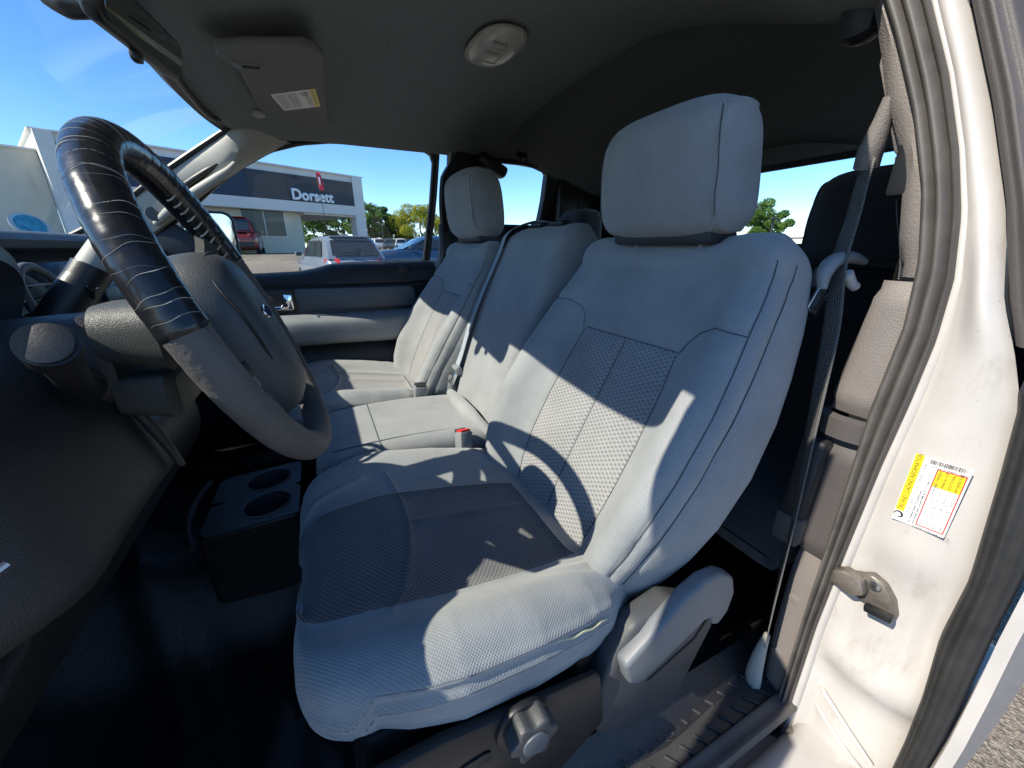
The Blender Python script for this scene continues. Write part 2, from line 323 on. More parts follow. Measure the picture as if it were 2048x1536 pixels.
def make_backrest(yc, dx, parent, n=260, mats=('cloth', 'cloth_insert'), worn=False):
    zs = np.linspace(0.80, 1.325, 112); rings = []; zl = []
    for z in zs:
        xf, wd, T, h = (interp(z, BACK, k) for k in (1, 2, 3, 4))
        half = [(0, T), (.55 * wd, T), (.86 * wd, .95 * T), (.99 * wd, .62 * T), (wd, .2 * T), (.965 * wd, -.45 * h), (.88 * wd, -.95 * h), (.76 * wd, -.9 * h), (.62 * wd, -.3 * h), (.49 * wd, -.02 * h), (.25 * wd, .003), (0, .004)]
        r = closed_ring(mirror_ctrl(half), n); rings.append(np.c_[xf + r[:, 1] * .94, yc + r[:, 0], z - .22 * r[:, 1]]); zl.append(z)
    last = rings[-1]; mid = last[:, 0].mean(); rad = 0.045
    for ph in np.linspace(0.12, 1, 14):
        p = ph * math.pi / 2; c, s = math.cos(p), math.sin(p); q = last.copy()
        sx = (1 - c) * rad; dxm = q[:, 0] - mid; q[:, 0] = mid + np.sign(dxm) * np.maximum(np.abs(dxm) - sx * np.minimum(1, np.abs(dxm) / rad), 0)
        dy = q[:, 1] - yc; q[:, 1] = yc + dy * (1 - 0.16 * (1 - c)); q[:, 2] += rad * s * 0.85 + .014 * s; rings.append(q); zl.append(1.325 + rad * ph)
    q = rings[-1].copy(); q[:, 0] = mid; rings.append(q); zl.append(zl[-1] + .03)
    G = np.array(rings); G[..., 0] += dx; a, b = G.shape[:2]
    seg = np.linalg.norm(np.roll(G, -1, 1) - G, axis=-1); p = np.c_[np.zeros(a), np.cumsum(seg, 1)[:, :-1]]; fc = b // 2; p = p - p[:, fc:fc + 1]
    UV = np.stack([p, np.repeat(np.array(zl)[:, None] * 1.12, b, 1)], -1)
    wrow = np.array([interp(min(z, 1.325), BACK, 2) for z in zl]); A = (G[..., 1] - yc) / wrow[:, None]
    jj = np.arange(b); frontj = (jj > b * .26) & (jj < b * .74)
    def pA(z, Av):                                                   # cloth coordinate of a place on the front face
        i = int(np.argmin(np.abs(np.array(zl) - z))); o = np.argsort(A[i][frontj]); return (float(np.interp(Av, A[i][frontj][o], UV[i][frontj][o][:, 0])), z * 1.12)
    zt = 1.20; S = []; i0 = int(np.argmin(np.abs(np.array(zl) - 1.05))); fj = jj[frontj]
    jE = {sg: int(fj[np.argmin(np.abs(A[i0][fj] - .49 * sg))]) for sg in (-1, 1)}; jC = b // 2; it = int(np.argmin(np.abs(np.array(zl) - zt)))
    for sgn in (-1, 1):
        S.append([tuple(UV[i, jE[sgn]]) for i in range(0, it + 1, 3)])
        S.append([pA(zz, aa * sgn) for aa, zz in ((.49, zt), (.53, 1.222), (.60, 1.238), (.72, 1.247), (.94, 1.245))])
        S.append([pA(z, .945 * sgn) for z in np.linspace(.81, 1.335, 20)])
        S.append([(pA(z, .945 * sgn)[0] + sgn * (-1 if pA(1, .9)[0] < pA(1, 0)[0] else 1) * .034, z * 1.12) for z in np.linspace(.81, 1.335, 20)])
    S.append([tuple(UV[i, jC]) for i in range(0, it + 1, 3)]); lo, hi = sorted(jE.values()); S.append([tuple(UV[it, j]) for j in range(lo, hi + 1)])
    G2 = puff(G, UV, S, depth=.0028, width=.004, bulge=.0038, reach=.03)
    fade = smoothstep(1.36, 1.30, np.array(zl))[:, None, None]; G2 = G * (1 - fade) + G2 * fade
    fz = np.array(zl)[:, None] + 0 * A; reg = np.zeros((a, b), int); fr = frontj[None, :] & (fz < 1.352)
    seam_top = np.interp(np.abs(A), [.49, .53, .60, .72, .94], [zt, 1.222, 1.238, 1.247, 1.245])
    reg[fr & (np.abs(A) < .945)] = 4
    for k, sgn in ((2, -1), (3, 1)): reg[fr & (A * sgn >= .49) & (A * sgn < .945) & (fz < seam_top)] = k
    reg[:it, lo:jC] = 1; reg[:it, jC:hi] = 5
    back = 'backrest'
    names = {0: back, 1: 'insert_panel', 5: 'insert_panel', 2: 'bolster', 3: 'bolster', 4: 'upper_panel'}
    mm = {0: mats[0], 1: mats[1], 5: mats[1], 2: mats[0], 3: mats[0], 4: mats[0]}
    out = split_sheet(G2, UV, reg, names, mm, {0: parent, 1: 0, 5: 0, 2: 0, 3: 0, 4: 0}, wrap=float(seg[0].sum()))
    stitch(G2, UV, (np.array(zl) * 1.12, np.arange(a)), S, out[0]); return out
CUSH = [(0.40, 0.862, 0.190, 0.020, 0.785), (0.34, 0.868, 0.228, 0.035, 0.788), (0.27, 0.880, 0.252, 0.046, 0.795), (0.18, 0.896, 0.264, 0.048, 0.808), (0.08, 0.912, 0.268, 0.044, 0.826),
        (0.05, 0.918, 0.264, 0.036, 0.834), (0.02, 0.919, 0.258, 0.032, 0.840), (-0.01, 0.920, 0.246, 0.026, 0.848)]
def make_cushion(yc, dx, parent, n=260, mats=('cloth', 'cloth_worn')):
    tab = sorted(CUSH); xs = np.linspace(.40, -.01, 100); rings = []; xl = []
    for x in xs:
        zt, wd, h, zb = (interp(x, tab, k) for k in (1, 2, 3, 4))
        half = [(0, zb), (.6 * wd, zb), (.93 * wd, zb + .004), (wd, zb + .035), (1.012 * wd, zt - .03), (1.0 * wd, zt + .3 * h), (.93 * wd, zt + .85 * h), (.82 * wd, zt + h), (.70 * wd, zt + .62 * h), (.58 * wd, zt + .12 * h), (.40 * wd, zt - .002), (0, zt)]
        r = closed_ring(mirror_ctrl(half), n); r[:, 1] = np.where((r[:, 0] > 0) & (r[:, 1] > zt), zt + (r[:, 1] - zt) * (1 - .5 * smoothstep(.0, .12, r[:, 0])), r[:, 1])
        rings.append(np.c_[np.full(n, x), yc + r[:, 0], r[:, 1]]); xl.append(x)
    last = rings[-1]; zm = last[:, 2].min() + .040; rad = 0.074
    for ph in np.linspace(.05, 1, 30)[:-1]:
        ph = 1 - (1 - ph) ** 1.6; p = ph * math.pi / 2; c, sn = math.cos(p), math.sin(p); q = last.copy()
        q[:, 2] = zm + (q[:, 2] - zm) * c ** .50; q[:, 1] = yc + (q[:, 1] - yc) * c ** .26; q[:, 0] = last[:, 0] - rad * sn
        rings.append(q); xl.append(-.01 - rad * ph * 1.35)
    q = rings[-1].copy(); q[:, 2] = zm; q[:, 1] = yc + (q[:, 1] - yc) * .5; rings.append(q); xl.append(xl[-1] - .012)
    G = np.array(rings); G[..., 0] += dx; a, b = G.shape[:2]
    seg = np.linalg.norm(np.roll(G, -1, 1) - G, axis=-1); p = np.c_[np.zeros(a), np.cumsum(seg, 1)[:, :-1]]; fc = b // 2; p = p - p[:, fc:fc + 1]
    UV = np.stack([p, np.repeat(np.array(xl)[:, None], b, 1)], -1)
    wrow = np.array([interp(max(x, -.01), tab, 2) for x in xl]); A = (G[..., 1] - yc) / wrow[:, None]
    jj = np.arange(b); topj = (jj > b * .24) & (jj < b * .76)
    def pA(x, Av):
        i = int(np.argmin(np.abs(np.array(xl) - x))); o = np.argsort(A[i][topj]); return (float(np.interp(Av, A[i][topj][o], UV[i][topj][o][:, 0])), x)
    S = []; i0 = int(np.argmin(np.abs(np.array(xl) - .12))); fj = jj[topj]; ir = int(np.argmin(np.abs(np.array(xl) - .31)))
    jE = {sg: int(fj[np.argmin(np.abs(A[i0][fj] - e * sg))]) for sg, e in ((-1, .64), (1, .40))}; lo, hi = sorted(jE.values())
    for sgn in (-1, 1):
        S.append([tuple(UV[i, jE[sgn]]) for i in range(ir, a, 2)])
        S.append([pA(x, sgn * 1.0) for x in np.linspace(.30, -.12, 20)])
        S.append([(pA(x, sgn * 1.0)[0] + (1 if pA(0, .9 * sgn)[0] > 0 else -1) * .022, x) for x in np.linspace(.30, -.12, 20)])
    cross = lambda aa: .075 - .075 * (aa) ** 2 + .03 * aa
    S.append([pA(cross(aa), aa) for aa in np.linspace(-.66, .66, 15)]); S.append([pA(x, .06) for x in np.linspace(.09, .32, 8)])
    S.append([pA(x, a_) for x, a_ in ((-.13, .40), (-.06, .55), (.02, .66))]); S.append([tuple(UV[ir, j]) for j in range(lo, hi + 1)])
    G2 = puff(G, UV, S, depth=.0035, width=.005, bulge=.005)
    # creases worked into the worn cloth near the rear edge
    fx = np.array(xl)[:, None] + 0 * A
    nn = normals(G2); wr = .0022 * np.sin(A * 60 + fx * 90) * smoothstep(.20, .30, fx) * smoothstep(.5, .9, np.abs(A)); G2 = G2 + nn * wr[..., None]
    reg = np.zeros((a, b), int); reg[ir:, lo:hi] = 1
    out = split_sheet(G2, UV, reg, {0: 'cushion', 1: 'insert_panel'}, {0: mats[0], 1: mats[1]}, {0: parent, 1: 0}, wrap=float(seg[0].sum()))
    stitch(G2, UV, (np.array(xl), np.arange(a)), S, out[0]); return out
def make_headrest(yc, xc, z0, z1, wd, T, parent, mat='cloth', lean=-0.10, n=160, posts=True, fork=.075):
    zs = np.linspace(0, 1, 70); rings = []
    for v in zs:
        e = math.sin(math.pi * min(max((v * .94 + .03), 0), 1)) ; z = z0 + (z1 - z0) * v
        k = (1 - abs(2 * v - 1) ** 4.5) ** .42 if 0 < v < 1 else 0.02; k = max(k, .02); kw = (1 - abs(2 * v - 1) ** 6) ** .30 if 0 < v < 1 else .55; kw = max(kw, .55) * (1 - .10 * v)
        t = np.linspace(0, 2 * math.pi, n, endpoint=False) + math.pi / 2; cx = np.cos(t); sx = np.sin(t)
        a = wd * kw * np.sign(cx) * np.abs(cx) ** .58; b = -T * k * np.sign(sx) * np.abs(sx) ** .72 * (1 + .12 * math.sin(v * 3.0))
        b = -b; b = b - .010 * (1 - (a / wd) ** 2) * 0
        rings.append(np.c_[xc + b + lean * (z - z0), yc + a, np.full(n, z)])
    G = np.array(rings); seg = np.linalg.norm(np.roll(G, -1, 1) - G, axis=-1); p = np.c_[np.zeros(len(zs)), np.cumsum(seg, 1)[:, :-1]]
    s2 = np.linalg.norm(np.diff(G[:, n // 2], axis=0), axis=-1); UV = np.stack([p, np.repeat(np.r_[0, np.cumsum(s2)][:, None], n, 1)], -1)
    A = (G[..., 1] - yc) / wd; fr = G[..., 0] < (xc + lean * (G[..., 2] - z0) + .02)
    k = -.004 * np.exp(-((np.abs(A) - .84) / .03) ** 2); k2 = np.where(fr, k, 0) - .0
    G = G + normals(G) * k2[..., None]
    h = split_sheet(G, UV, np.zeros(G.shape[:2], int), {0: 'headrest'}, {0: mat}, {0: parent}, wrap=float(seg[0].sum()))[0]
    for sg in (-1, 1):
        pts = []
        for i in range(4, len(zs) - 3):
            fj = [j for j in range(n) if fr[i, j] and G[i, j, 0] < xc + lean * (G[i, j, 2] - z0)]; j = min(fj, key=lambda k: abs(A[i, k] - .84 * sg * min(1, .25 + .75 * (abs(A[i]).max()) / .95))); pts.append(G[i, j] - np.array((.0008, 0, 0)))
        tube('stitching', cat_rom(pts[::9] + pts[-1:], 40), .0008, 'stitch', h, n=5)
    box('collar', (xc + .002, yc, z0 + .004), (T * 1.15, wd * 1.5, .022), 'plastic_dark', h, bev=.008)
    if posts:
        for s in (-1, 1): tube('post', [(xc - .006, yc + s * fork, z0 - .05), (xc, yc + s * fork, z0 + .03)], .0065, 'plastic_grey', h, n=12)
    return h
def seat_base(yc, dx, parent, near):
    """plastic skirt, recline lever, lumbar knob on the side that the photograph shows"""
    s = -1 if near else 1; y = yc + s * .262
    def pt(x, z, o=0): return (x + dx, y + s * o, z)
    e3 = (0, s, 0)
    prism('seat_frame', [(-.03, .845), (.27, .808), (.42, .79), (.42, .66), (.30, .64), (.0, .66), (-.05, .72)], (dx, yc - s * .22, 0), X3, Z3, e3, .46, 'plastic_black', parent, bev=.012)
    sp = prism('side_panel', [(-.07, .848), (.05, .846), (.27, .806), (.285, .70), (.20, .64), (-.04, .66), (-.08, .74)], (dx, y, 0), X3, Z3, e3, .016, 'plastic_black', parent, bev=.006)
    prism('adjuster_slot', [(.062, .786), (.068, .776), (.096, .772), (.104, .776), (.104, .789), (.096, .792), (.072, .790)], (dx, y + s * .0165, 0), X3, Z3, e3, .002, 'rubber_black', sp, bev=.0005)
    # recliner tower: rising plastic cover behind the panel
    prism('recliner_cover', [(.250, .70), (.300, .815), (.330, .855), (.40, .87), (.49, .82), (.518, .765), (.456, .62), (.40, .605), (.29, .65)], (dx, y - s * .03, 0), X3, Z3, e3, .040, 'plastic_cover', parent, bev=.012, seg=3)
    prism('cover_seam', [(.37, .72), (.47, .755), (.50, .80), (.497, .803), (.466, .760), (.368, .724)], (dx, y + s * .0105, 0), X3, Z3, e3, .0012, 'rubber_black', parent)
    lv = [(.300, .818), (.312, .776), (.332, .762), (.345, .766), (.455, .820), (.470, .818), (.476, .800), (.492, .792), (.512, .812), (.518, .850), (.505, .885), (.475, .905), (.440, .908), (.405, .895)]
    prism('recline_lever', lv, (dx, y + s * .004, 0), X3, Z3, e3, .024, 'plastic_lever', parent, bev=.007, seg=4)
    # lumbar knob: lobed disc
    kn = []
    for t in np.linspace(0, 2 * math.pi, 60, endpoint=False): kn.append(((.0285 + .0042 * math.cos(6 * t)) * math.cos(t), (.0285 + .0042 * math.cos(6 * t)) * math.sin(t)))
    kb = disc('knob_base', pt(.146, .808, .012), e3, .036, .010, 'plastic_black', parent, bev=.003)
    k = prism('lumbar_knob', kn, pt(.150, .812, .018), X3, Z3, e3, .026, 'plastic_cover', parent, bev=.004, seg=3)
    disc('knob_cap', pt(.150, .812, .0435), e3, .017, .003, 'plastic_slate', k, bev=.001)
def make_seat(label, yc, dx, near, worn, n=260, group=None, hr=(.585, 1.372, 1.572, .150, .060)):
    t = thing('seat', label, 'seat', (.15 + dx, yc, .62), group)
    make_backrest(yc, dx, t, n); make_cushion(yc, dx, t, n, ('cloth', 'cloth_worn' if worn else 'cloth_insert'))
    make_headrest(yc, hr[0] + dx, hr[1], hr[2], hr[3], hr[4], t)
    seat_base(yc, dx, t, near)
    return t
drv = make_seat('grey cloth driver seat with dirty dark cushion and torn side seam beside the steering wheel', -.42, 0.0, True, True)
pas = make_seat('clean grey cloth front seat beside the far door with its window',   .447, -.062, True, False, n=200, hr=(.61, 1.385, 1.612, .160, .070))

# torn seam showing yellow foam, adjuster bar under the front edge
M['foam'] = plain('yellow_foam', (.50, .46, .30), .95, var=.25, vscale=90, bump=.6, bscale=300)
ft = []
for u in np.linspace(0, 1, 26): ft.append((.165 + .125 * u, -.42 - .2665 + .010 * u ** 3, .906 - .026 * u + .0015 * math.sin(u * 23)))
tube('torn_foam', ft, [.0003, .0014, .0022, .0018, .0005], 'foam', drv, n=8)
tube('slide_bar', [(.02, -.60, .80), (-.055, -.585, .79), (-.075, -.56, .735), (-.060, -.53, .700), (.0, -.50, .70)], .005, 'plastic_black', drv, n=8, smooth_n=24)
# ------------------------------------------------------------------ the cab
cab = thing('truck_cab', 'white pickup truck cab with dark grey headliner and black vinyl floor', 'truck', (0.4, 0, 0.3))
def zroof(x, y):
    """inside of the roof: crowned, falling to the windscreen and to both sides"""
    s = abs(y) / .69
    return 1.792 - .088 * s ** 2.6 - .026 * smoothstep(.10, -.24, x) * (1 - .3 * s) - .085 * smoothstep(.40, .715, x) * smoothstep(-.12, -.62, y)
# headliner: front part, then a step up into the rear part
xs = np.linspace(-.235, .70, 48); ys = np.linspace(-.64, .695, 64); G = []
def header_x(y): return -.235 + .075 * (abs(y) / .66) ** 6
for v in np.linspace(0, 1, 48):
    row = []
    for y in ys:
        x0 = header_x(y); x = x0 + (.715 - x0) * v; row.append((x, y, zroof(x, y)))
    G.append(row)
for k, (dxx, dz) in enumerate(((.018, .004), (.030, .016), (.034, .034))):
    G.append([(.715 + dxx, y, zroof(.715, y) + dz * (1 - (abs(y) / .69) ** 6)) for y in ys])
hl = grid('headliner', G, 'headliner', cab)
G = []
for x in np.linspace(.745, 1.26, 26):
    G.append([(x, y, zroof(.7, y) + .034 * (1 - (abs(y) / .69) ** 6) - .19 * smoothstep(.80, 1.30, x) * (1 - .35 * (abs(y) / .69) ** 2)) for y in ys])
grid('rear_headliner', G, 'headliner', cab)
# outer roof skin
G = [[(x, y, 1.865 - .10 * (abs(y) / .78) ** 2.6 - .05 * smoothstep(.0, -.30, x) - .06 * smoothstep(1.0, 1.4, x)) for y in np.linspace(-.628 - .105 * smoothstep(.52, .10, x), .78, 30)] for x in np.linspace(-.20, 1.40, 40)]
grid('roof', G, 'paint', cab)
# windscreen frame, pane, pillars
WS_T = [(-.30 + .09 * (abs(y) / .66) ** 2.4, y, 1.782 - .05 * (abs(y) / .68) ** 2.5) for y in np.linspace(-.66, .66, 25)]
WS_B = [(-1.02 + .30 * (abs(y) / .74) ** 2.4, y * 1.22, 1.30 + .02 * (abs(y) / .7)) for y in np.linspace(-.66, .66, 25)]
G = [[tuple(np.array(a) * (1 - k) + np.array(b) * k + np.array((-.05 * math.sin(math.pi * k) * .5, 0, .05 * math.sin(math.pi * k)))) for a, b in zip(WS_T, WS_B)] for k in np.linspace(0, 1, 16)]
ws = grid('windshield', G, 'windshield', cab)
# header band between headliner and glass
grid('header_trim', [[(header_x(y) + .004, y, zroof(header_x(y), y) + .001) for y in ys], [(header_x(y) - .03, y, zroof(header_x(y), y) - .004) for y in ys], [(header_x(y) - .06, y, zroof(header_x(y), y) + .03) for y in ys], [(header_x(y) - .055, y, zroof(header_x(y), y) + .09) for y in ys]], 'plastic_black', cab)
def pillar(side):
    """windscreen pillar trim swept from the roof corner down to the dash; side +1 passenger, -1 driver"""
    # rows run along the pillar; columns from the windscreen edge to the door edge
    A = [(-.150, .650, 1.760), (-.163, .652, 1.722), (-.216, .662, 1.683), (-.382, .705, 1.578), (-.590, .780, 1.441), (-.72, .81, 1.375)]
    Bm = [(-.085, .650, 1.722), (-.122, .635, 1.701), (-.147, .636, 1.661), (-.182, .640, 1.615), (-.230, .657, 1.572), (-.314, .695, 1.514), (-.431, .740, 1.431), (-.53, .76, 1.36)]
    Cm = [(-.040, .690, 1.702), (-.072, .698, 1.672), (-.131, .702, 1.635), (-.181, .706, 1.600), (-.266, .728, 1.550), (-.354, .750, 1.488), (-.455, .775, 1.411), (-.54, .78, 1.34)]
    D = [(-.015, .722, 1.694), (-.078, .742, 1.665), (-.176, .766, 1.614), (-.294, .800, 1.530), (-.448, .840, 1.406), (-.580, .860, 1.290)]
    E = [(a - .018, b + .078, c + .012) for a, b, c in A]
    cols = [cat_rom(c, 26) for c in (E, A, Bm, Cm, D)]
    G = []
    for i in range(26):
        r = lin(cat_rom([c[i] for c in cols], 17), 17); G.append([(p[0], side * (min(p[1] + .035, .757) if side < 0 and p[0] > -.36 else p[1] + (.035 if side < 0 else 0)), p[2]) for p in r])
    return grid('pillar_trim', G, 'pillar', cab, flip=side < 0)
pp = pillar(1); dp = pillar(-1)
# black edging of the windscreen down the pillar
tube('windshield_edging', [(header_x(y) - .002, y, float(zroof(header_x(y), y)) - .006) for y in np.linspace(-.55, .58, 12)] + [(-.172, .625, 1.742), (-.166, .645, 1.722), (-.178, .652, 1.706), (-.216, .658, 1.682), (-.382, .701, 1.577), (-.590, .776, 1.441), (-.72, .806, 1.374)], .0085, 'plastic_black', cab, n=8, smooth_n=110)
# grab handle on the passenger pillar: dark recess with a bar standing off
def handle(side):
    p = pp if side > 0 else dp
    pts = [(-.180, .645, 1.610), (-.202, .640, 1.587), (-.243, .646, 1.560), (-.322, .676, 1.514), (-.395, .712, 1.468), (-.445, .742, 1.432)]
    return tube('grab_handle', [(a, side * b, c) for a, b, c in pts], [.008, .0135, .0145, .0145, .0135, .008], 'pillar', p, n=14, smooth_n=40)
handle(1)
rec = [(-.224, .658, 1.607), (-.234, .658, 1.601), (-.266, .668, 1.582), (-.326, .692, 1.545), (-.378, .715, 1.511), (-.400, .726, 1.496)]
for sd, pl in ((1, pp),): tube('handle_recess', [(a, sd * (b - .004), c) for a, b, c in rec], [.004, .012, .015, .016, .012, .004], 'plastic_black', pl, n=12, smooth_n=30, flat=.8)
# speaker grille low on the passenger pillar and the black sail behind it
disc('speaker_grille', (-.440, .728, 1.460), (.45, -.85, .25), .022, .006, 'plastic_slate', pp, bev=.002)
prism('sail_panel', [(-.62, 1.22), (-.33, 1.24), (-.335, 1.38), (-.40, 1.435), (-.55, 1.33)], (0, .752, 0), X3, Z3, Y3, .03, 'plastic_black', cab, bev=.006)
# floor, firewall, kick walls, transmission hump
def zfloor(x, y):
    hump = .16 * np.exp(-(y / .17) ** 4) * smoothstep(.45, -.30, x)
    toe = .42 * smoothstep(-.42, -.95, x)
    wob = .012 * math.sin(9 * x + 4 * y) * math.sin(7 * y - 3 * x + 1) * smoothstep(.6, .2, x) + .030 * np.exp(-((x + .30 + .35 * (y + .4)) / .030) ** 2) + .026 * np.exp(-((x + .12 + .6 * (y + .45)) / .024) ** 2) * smoothstep(-.15, -.3, y) + .018 * np.exp(-((x + .20 - .25 * (y + .5)) / .03) ** 2)
    side = .055 * math.exp(-((y + .665) / .028) ** 2) * smoothstep(.0, .25, x) + .02 * smoothstep(-.64, -.70, y) + .03 * smoothstep(.64, .70, y)
    return .56 + hump + toe + wob + side
G = [[(x, y, zfloor(x, y)) for y in np.linspace(-.74, .78, 90)] for x in np.linspace(-.95, 1.35, 130)]
grid('floor_covering', G, 'vinyl_floor', cab)
box('firewall', (-1.0, 0, .95), (.06, 1.6, .9), 'plastic_black', cab)
box('floor_pan', (.25, 0, .47), (2.5, 1.66, .06), 'paint', cab)
prism('kick_panel', [(-.98, .55), (-.42, .55), (-.34, .80), (-.36, 1.15), (-.98, 1.15)], (0, -.735, 0), X3, Z3, Y3, .03, 'plastic_dark', cab, bev=.006)
prism('kick_panel', [(-.98, .55), (-.52, .55), (-.45, .80), (-.45, 1.10), (-.98, 1.15)], (0, .76, 0), X3, Z3, Y3, .03, 'plastic_dark', cab, bev=.006)
# bonnet, cowl and front wings outside the windscreen
G = [[(x, y, 1.27 + .02 * math.cos(y * 2) - .10 * smoothstep(-.95, -2.3, x) - .09 * (abs(y) / .95) ** 4) for y in np.linspace(-.93, .93, 24)] for x in np.linspace(-1.0, -2.35, 18)]
grid('bonnet', G, 'paint', cab)
box('front_wing', (-1.65, .93, .90), (1.4, .06, .62), 'paint', cab, bev=.02); box('front_wing', (-1.65, -.93, .90), (1.4, .06, .62), 'paint', cab, bev=.02)
box('nose', (-2.35, 0, .85), (.12, 1.8, .55), 'plastic_dark', cab, bev=.05)
# rear wall with its window
zwt, zwb = 1.622, 1.362
inner = [(1.30 - .10 * (z - 1.36), y, z) for y, z in rrect(1.16, zwt - zwb, .05, 4, 0, (zwt + zwb) / 2)]
inner = [(x, y, z - .05 * (abs(y) / .58) ** 3 * (1 if z > 1.5 else 0)) for x, y, z in inner]
outer = [(1.30 - .10 * (z - 1.36), y, z) for y, z in rrect(1.50, 1.30, .03, 4, 0, 1.08)]
ring_wall('rear_wall', inner, outer, 'plastic_black', cab, thick=.05, direction=(1, 0, 0))
pydata('rear_window', [(x + .025, y, z) for x, y, z in inner], [tuple(range(len(inner)))], 'glass', cab)
tube('window_gasket', [(x - .004, y, z) for x, y, z in inner], .009, 'rubber_black', cab, n=8, closed=True)
# cargo box seen through the rear window
box('cargo_box_rail', (2.4, -.86, 1.30), (1.9, .08, .10), 'paint', cab, bev=.03); box('cargo_box_rail', (2.4, .86, 1.30), (1.9, .08, .10), 'paint', cab, bev=.03)
box('tailgate', (3.36, 0, 1.05), (.08, 1.7, .50), 'paint', cab, bev=.03); box('cargo_box_floor', (2.4, 0, .80), (1.9, 1.7, .05), 'plastic_dark', cab)
# driver-side door sill: rubber tread mat with raised bars, painted rocker below it
sill = box('rocker_panel', (.10, -.858, .445), (2.2, .145, .235), 'paint', cab, bev=.03, seg=3)
tread = box('sill_mat', (.12, -.700, .572), (1.9, .105, .024), 'mat', cab, bev=.005)
strip_g = [[(x, -.768 + .017 * math.cos(t), .578 + .016 * math.sin(t) + .004 * math.sin(3 * t)) for t in np.linspace(math.pi, 0, 14)] for x in np.linspace(-.6, .665, 20)]
grid('sill_weatherstrip', strip_g, 'rubber', cab)
bar = None
for i in range(-2, 44):
    for j in range(4):
        x = .0 + i * .0165 + (.008 if j % 2 else 0); y = -.742 + j * .028 + .008 * (i % 2)
        a = 35 if (i + j) % 2 else -55
        if bar is None:
            bar = box('tread_bar', (0, 0, 0), (.026, .0052, .006), 'mat', tread, bev=.0022); me = bar.data; COL.objects.unlink(bar); bpy.data.objects.remove(bar); bar = True
        if i % 2 == j % 2 and x > .25 and x < .72:
            o = bpy.data.objects.new('tread_bar', me); COL.objects.link(o); o.parent = tread; o.location = (x, y, .586); o.rotation_euler = (0, 0, R(a))
# ------------------------------------------------------------------ passenger doors
def gy(z, y0=.84): return y0 - .28 * (z - 1.29)                      # the side glass leans inwards
pd = prism('door', [(-.62, 1.215), (.46, 1.215), (.47, 1.0), (.45, .60), (-.60, .60)], (0, .755, 0), X3, Z3, Y3, .05, 'plastic_black', cab, bev=.01)
pd['label'] = 'closed far front door with slate insert, grey armrest and chrome handle'
win = [(-.52, 1.335), (-.42, 1.43), (-.318, 1.511), (-.265, 1.555), (-.181, 1.613), (-.082, 1.669), (.013, 1.698), (.110, 1.713), (.280, 1.721), (.428, 1.721), (.470, 1.712), (.483, 1.686), (.472, 1.547), (.441, 1.303), (.130, 1.297), (.055, 1.292), (.0, 1.277), (-.061, 1.265), (-.232, 1.260), (-.391, 1.247), (-.50, 1.25)]
wl = lin(win + [win[0]], 97)[:-1]
cen = np.array([.0, 1.48])
inn = [(x, gy(z), z) for x, z in wl]; out = []
for x, z in wl:
    d = np.array([x, z]) - cen; d = d / np.linalg.norm(d); q = np.array([x, z]) + d * np.array([.022 if x > .43 else .06, .055]); out.append((q[0], gy(q[1]) - .012, q[1]))
ring_wall('window_frame', inn, out, 'plastic_black', pd, thick=.035, direction=(0, 1, 0))
pydata('window_pane', [(x, y + .012, z) for x, y, z in inn], [tuple(range(len(inn)))], 'glass', pd)
tube('window_seal', [(x, y - .004, z) for x, y, z in inn], .006, 'rubber_black', pd, n=8, closed=True)
# upper trim: rolled ledge under the glass, following the dip of the sill
xs = np.linspace(-.60, .475, 60); G = []
for x in xs:
    zs_ = float(np.interp(x, [-.6, -.5, -.391, -.232, -.061, .0, .055, .13, .441, .48], [1.25, 1.25, 1.247, 1.260, 1.265, 1.277, 1.292, 1.297, 1.303, 1.30]))
    prof = [(.845, zs_ + .002), (.815, zs_ + .004), (.795, zs_ - .003), (.780, zs_ - .016), (.770, zs_ - .036), (.762, 1.232), (.758, 1.226), (.764, 1.222), (.764, 1.218), (.752, 1.214), (.748, 1.205)]
    G.append([(x, y, z) for y, z in lin(prof, 22)])
grid('upper_trim', G, 'plastic_dark', pd, sharp=60)
prism('insert_panel', [(-.088, 1.210), (.352, 1.206), (.368, 1.195), (.372, 1.150), (.366, 1.122), (-.082, 1.122)], (0, .743, 0), X3, Z3, Y3, .02, 'plastic_slate', pd, bev=.006)
prism('handle_bezel', [(-.235, 1.212), (-.092, 1.210), (-.089, 1.122), (-.23, 1.118)], (0, .742, 0), X3, Z3, Y3, .02, 'plastic_black', pd, bev=.005)
box('handle_cup', (-.158, .744, 1.168), (.075, .008, .05), 'rubber_black', pd, bev=.003)
prism('door_handle', [(-.195, 1.139), (-.104, 1.134), (-.098, 1.140), (-.098, 1.190), (-.104, 1.194), (-.128, 1.193), (-.130, 1.160), (-.140, 1.150), (-.195, 1.148)], (0, .728, 0), X3, Z3, Y3, .014, 'chrome', pd, bev=.003)
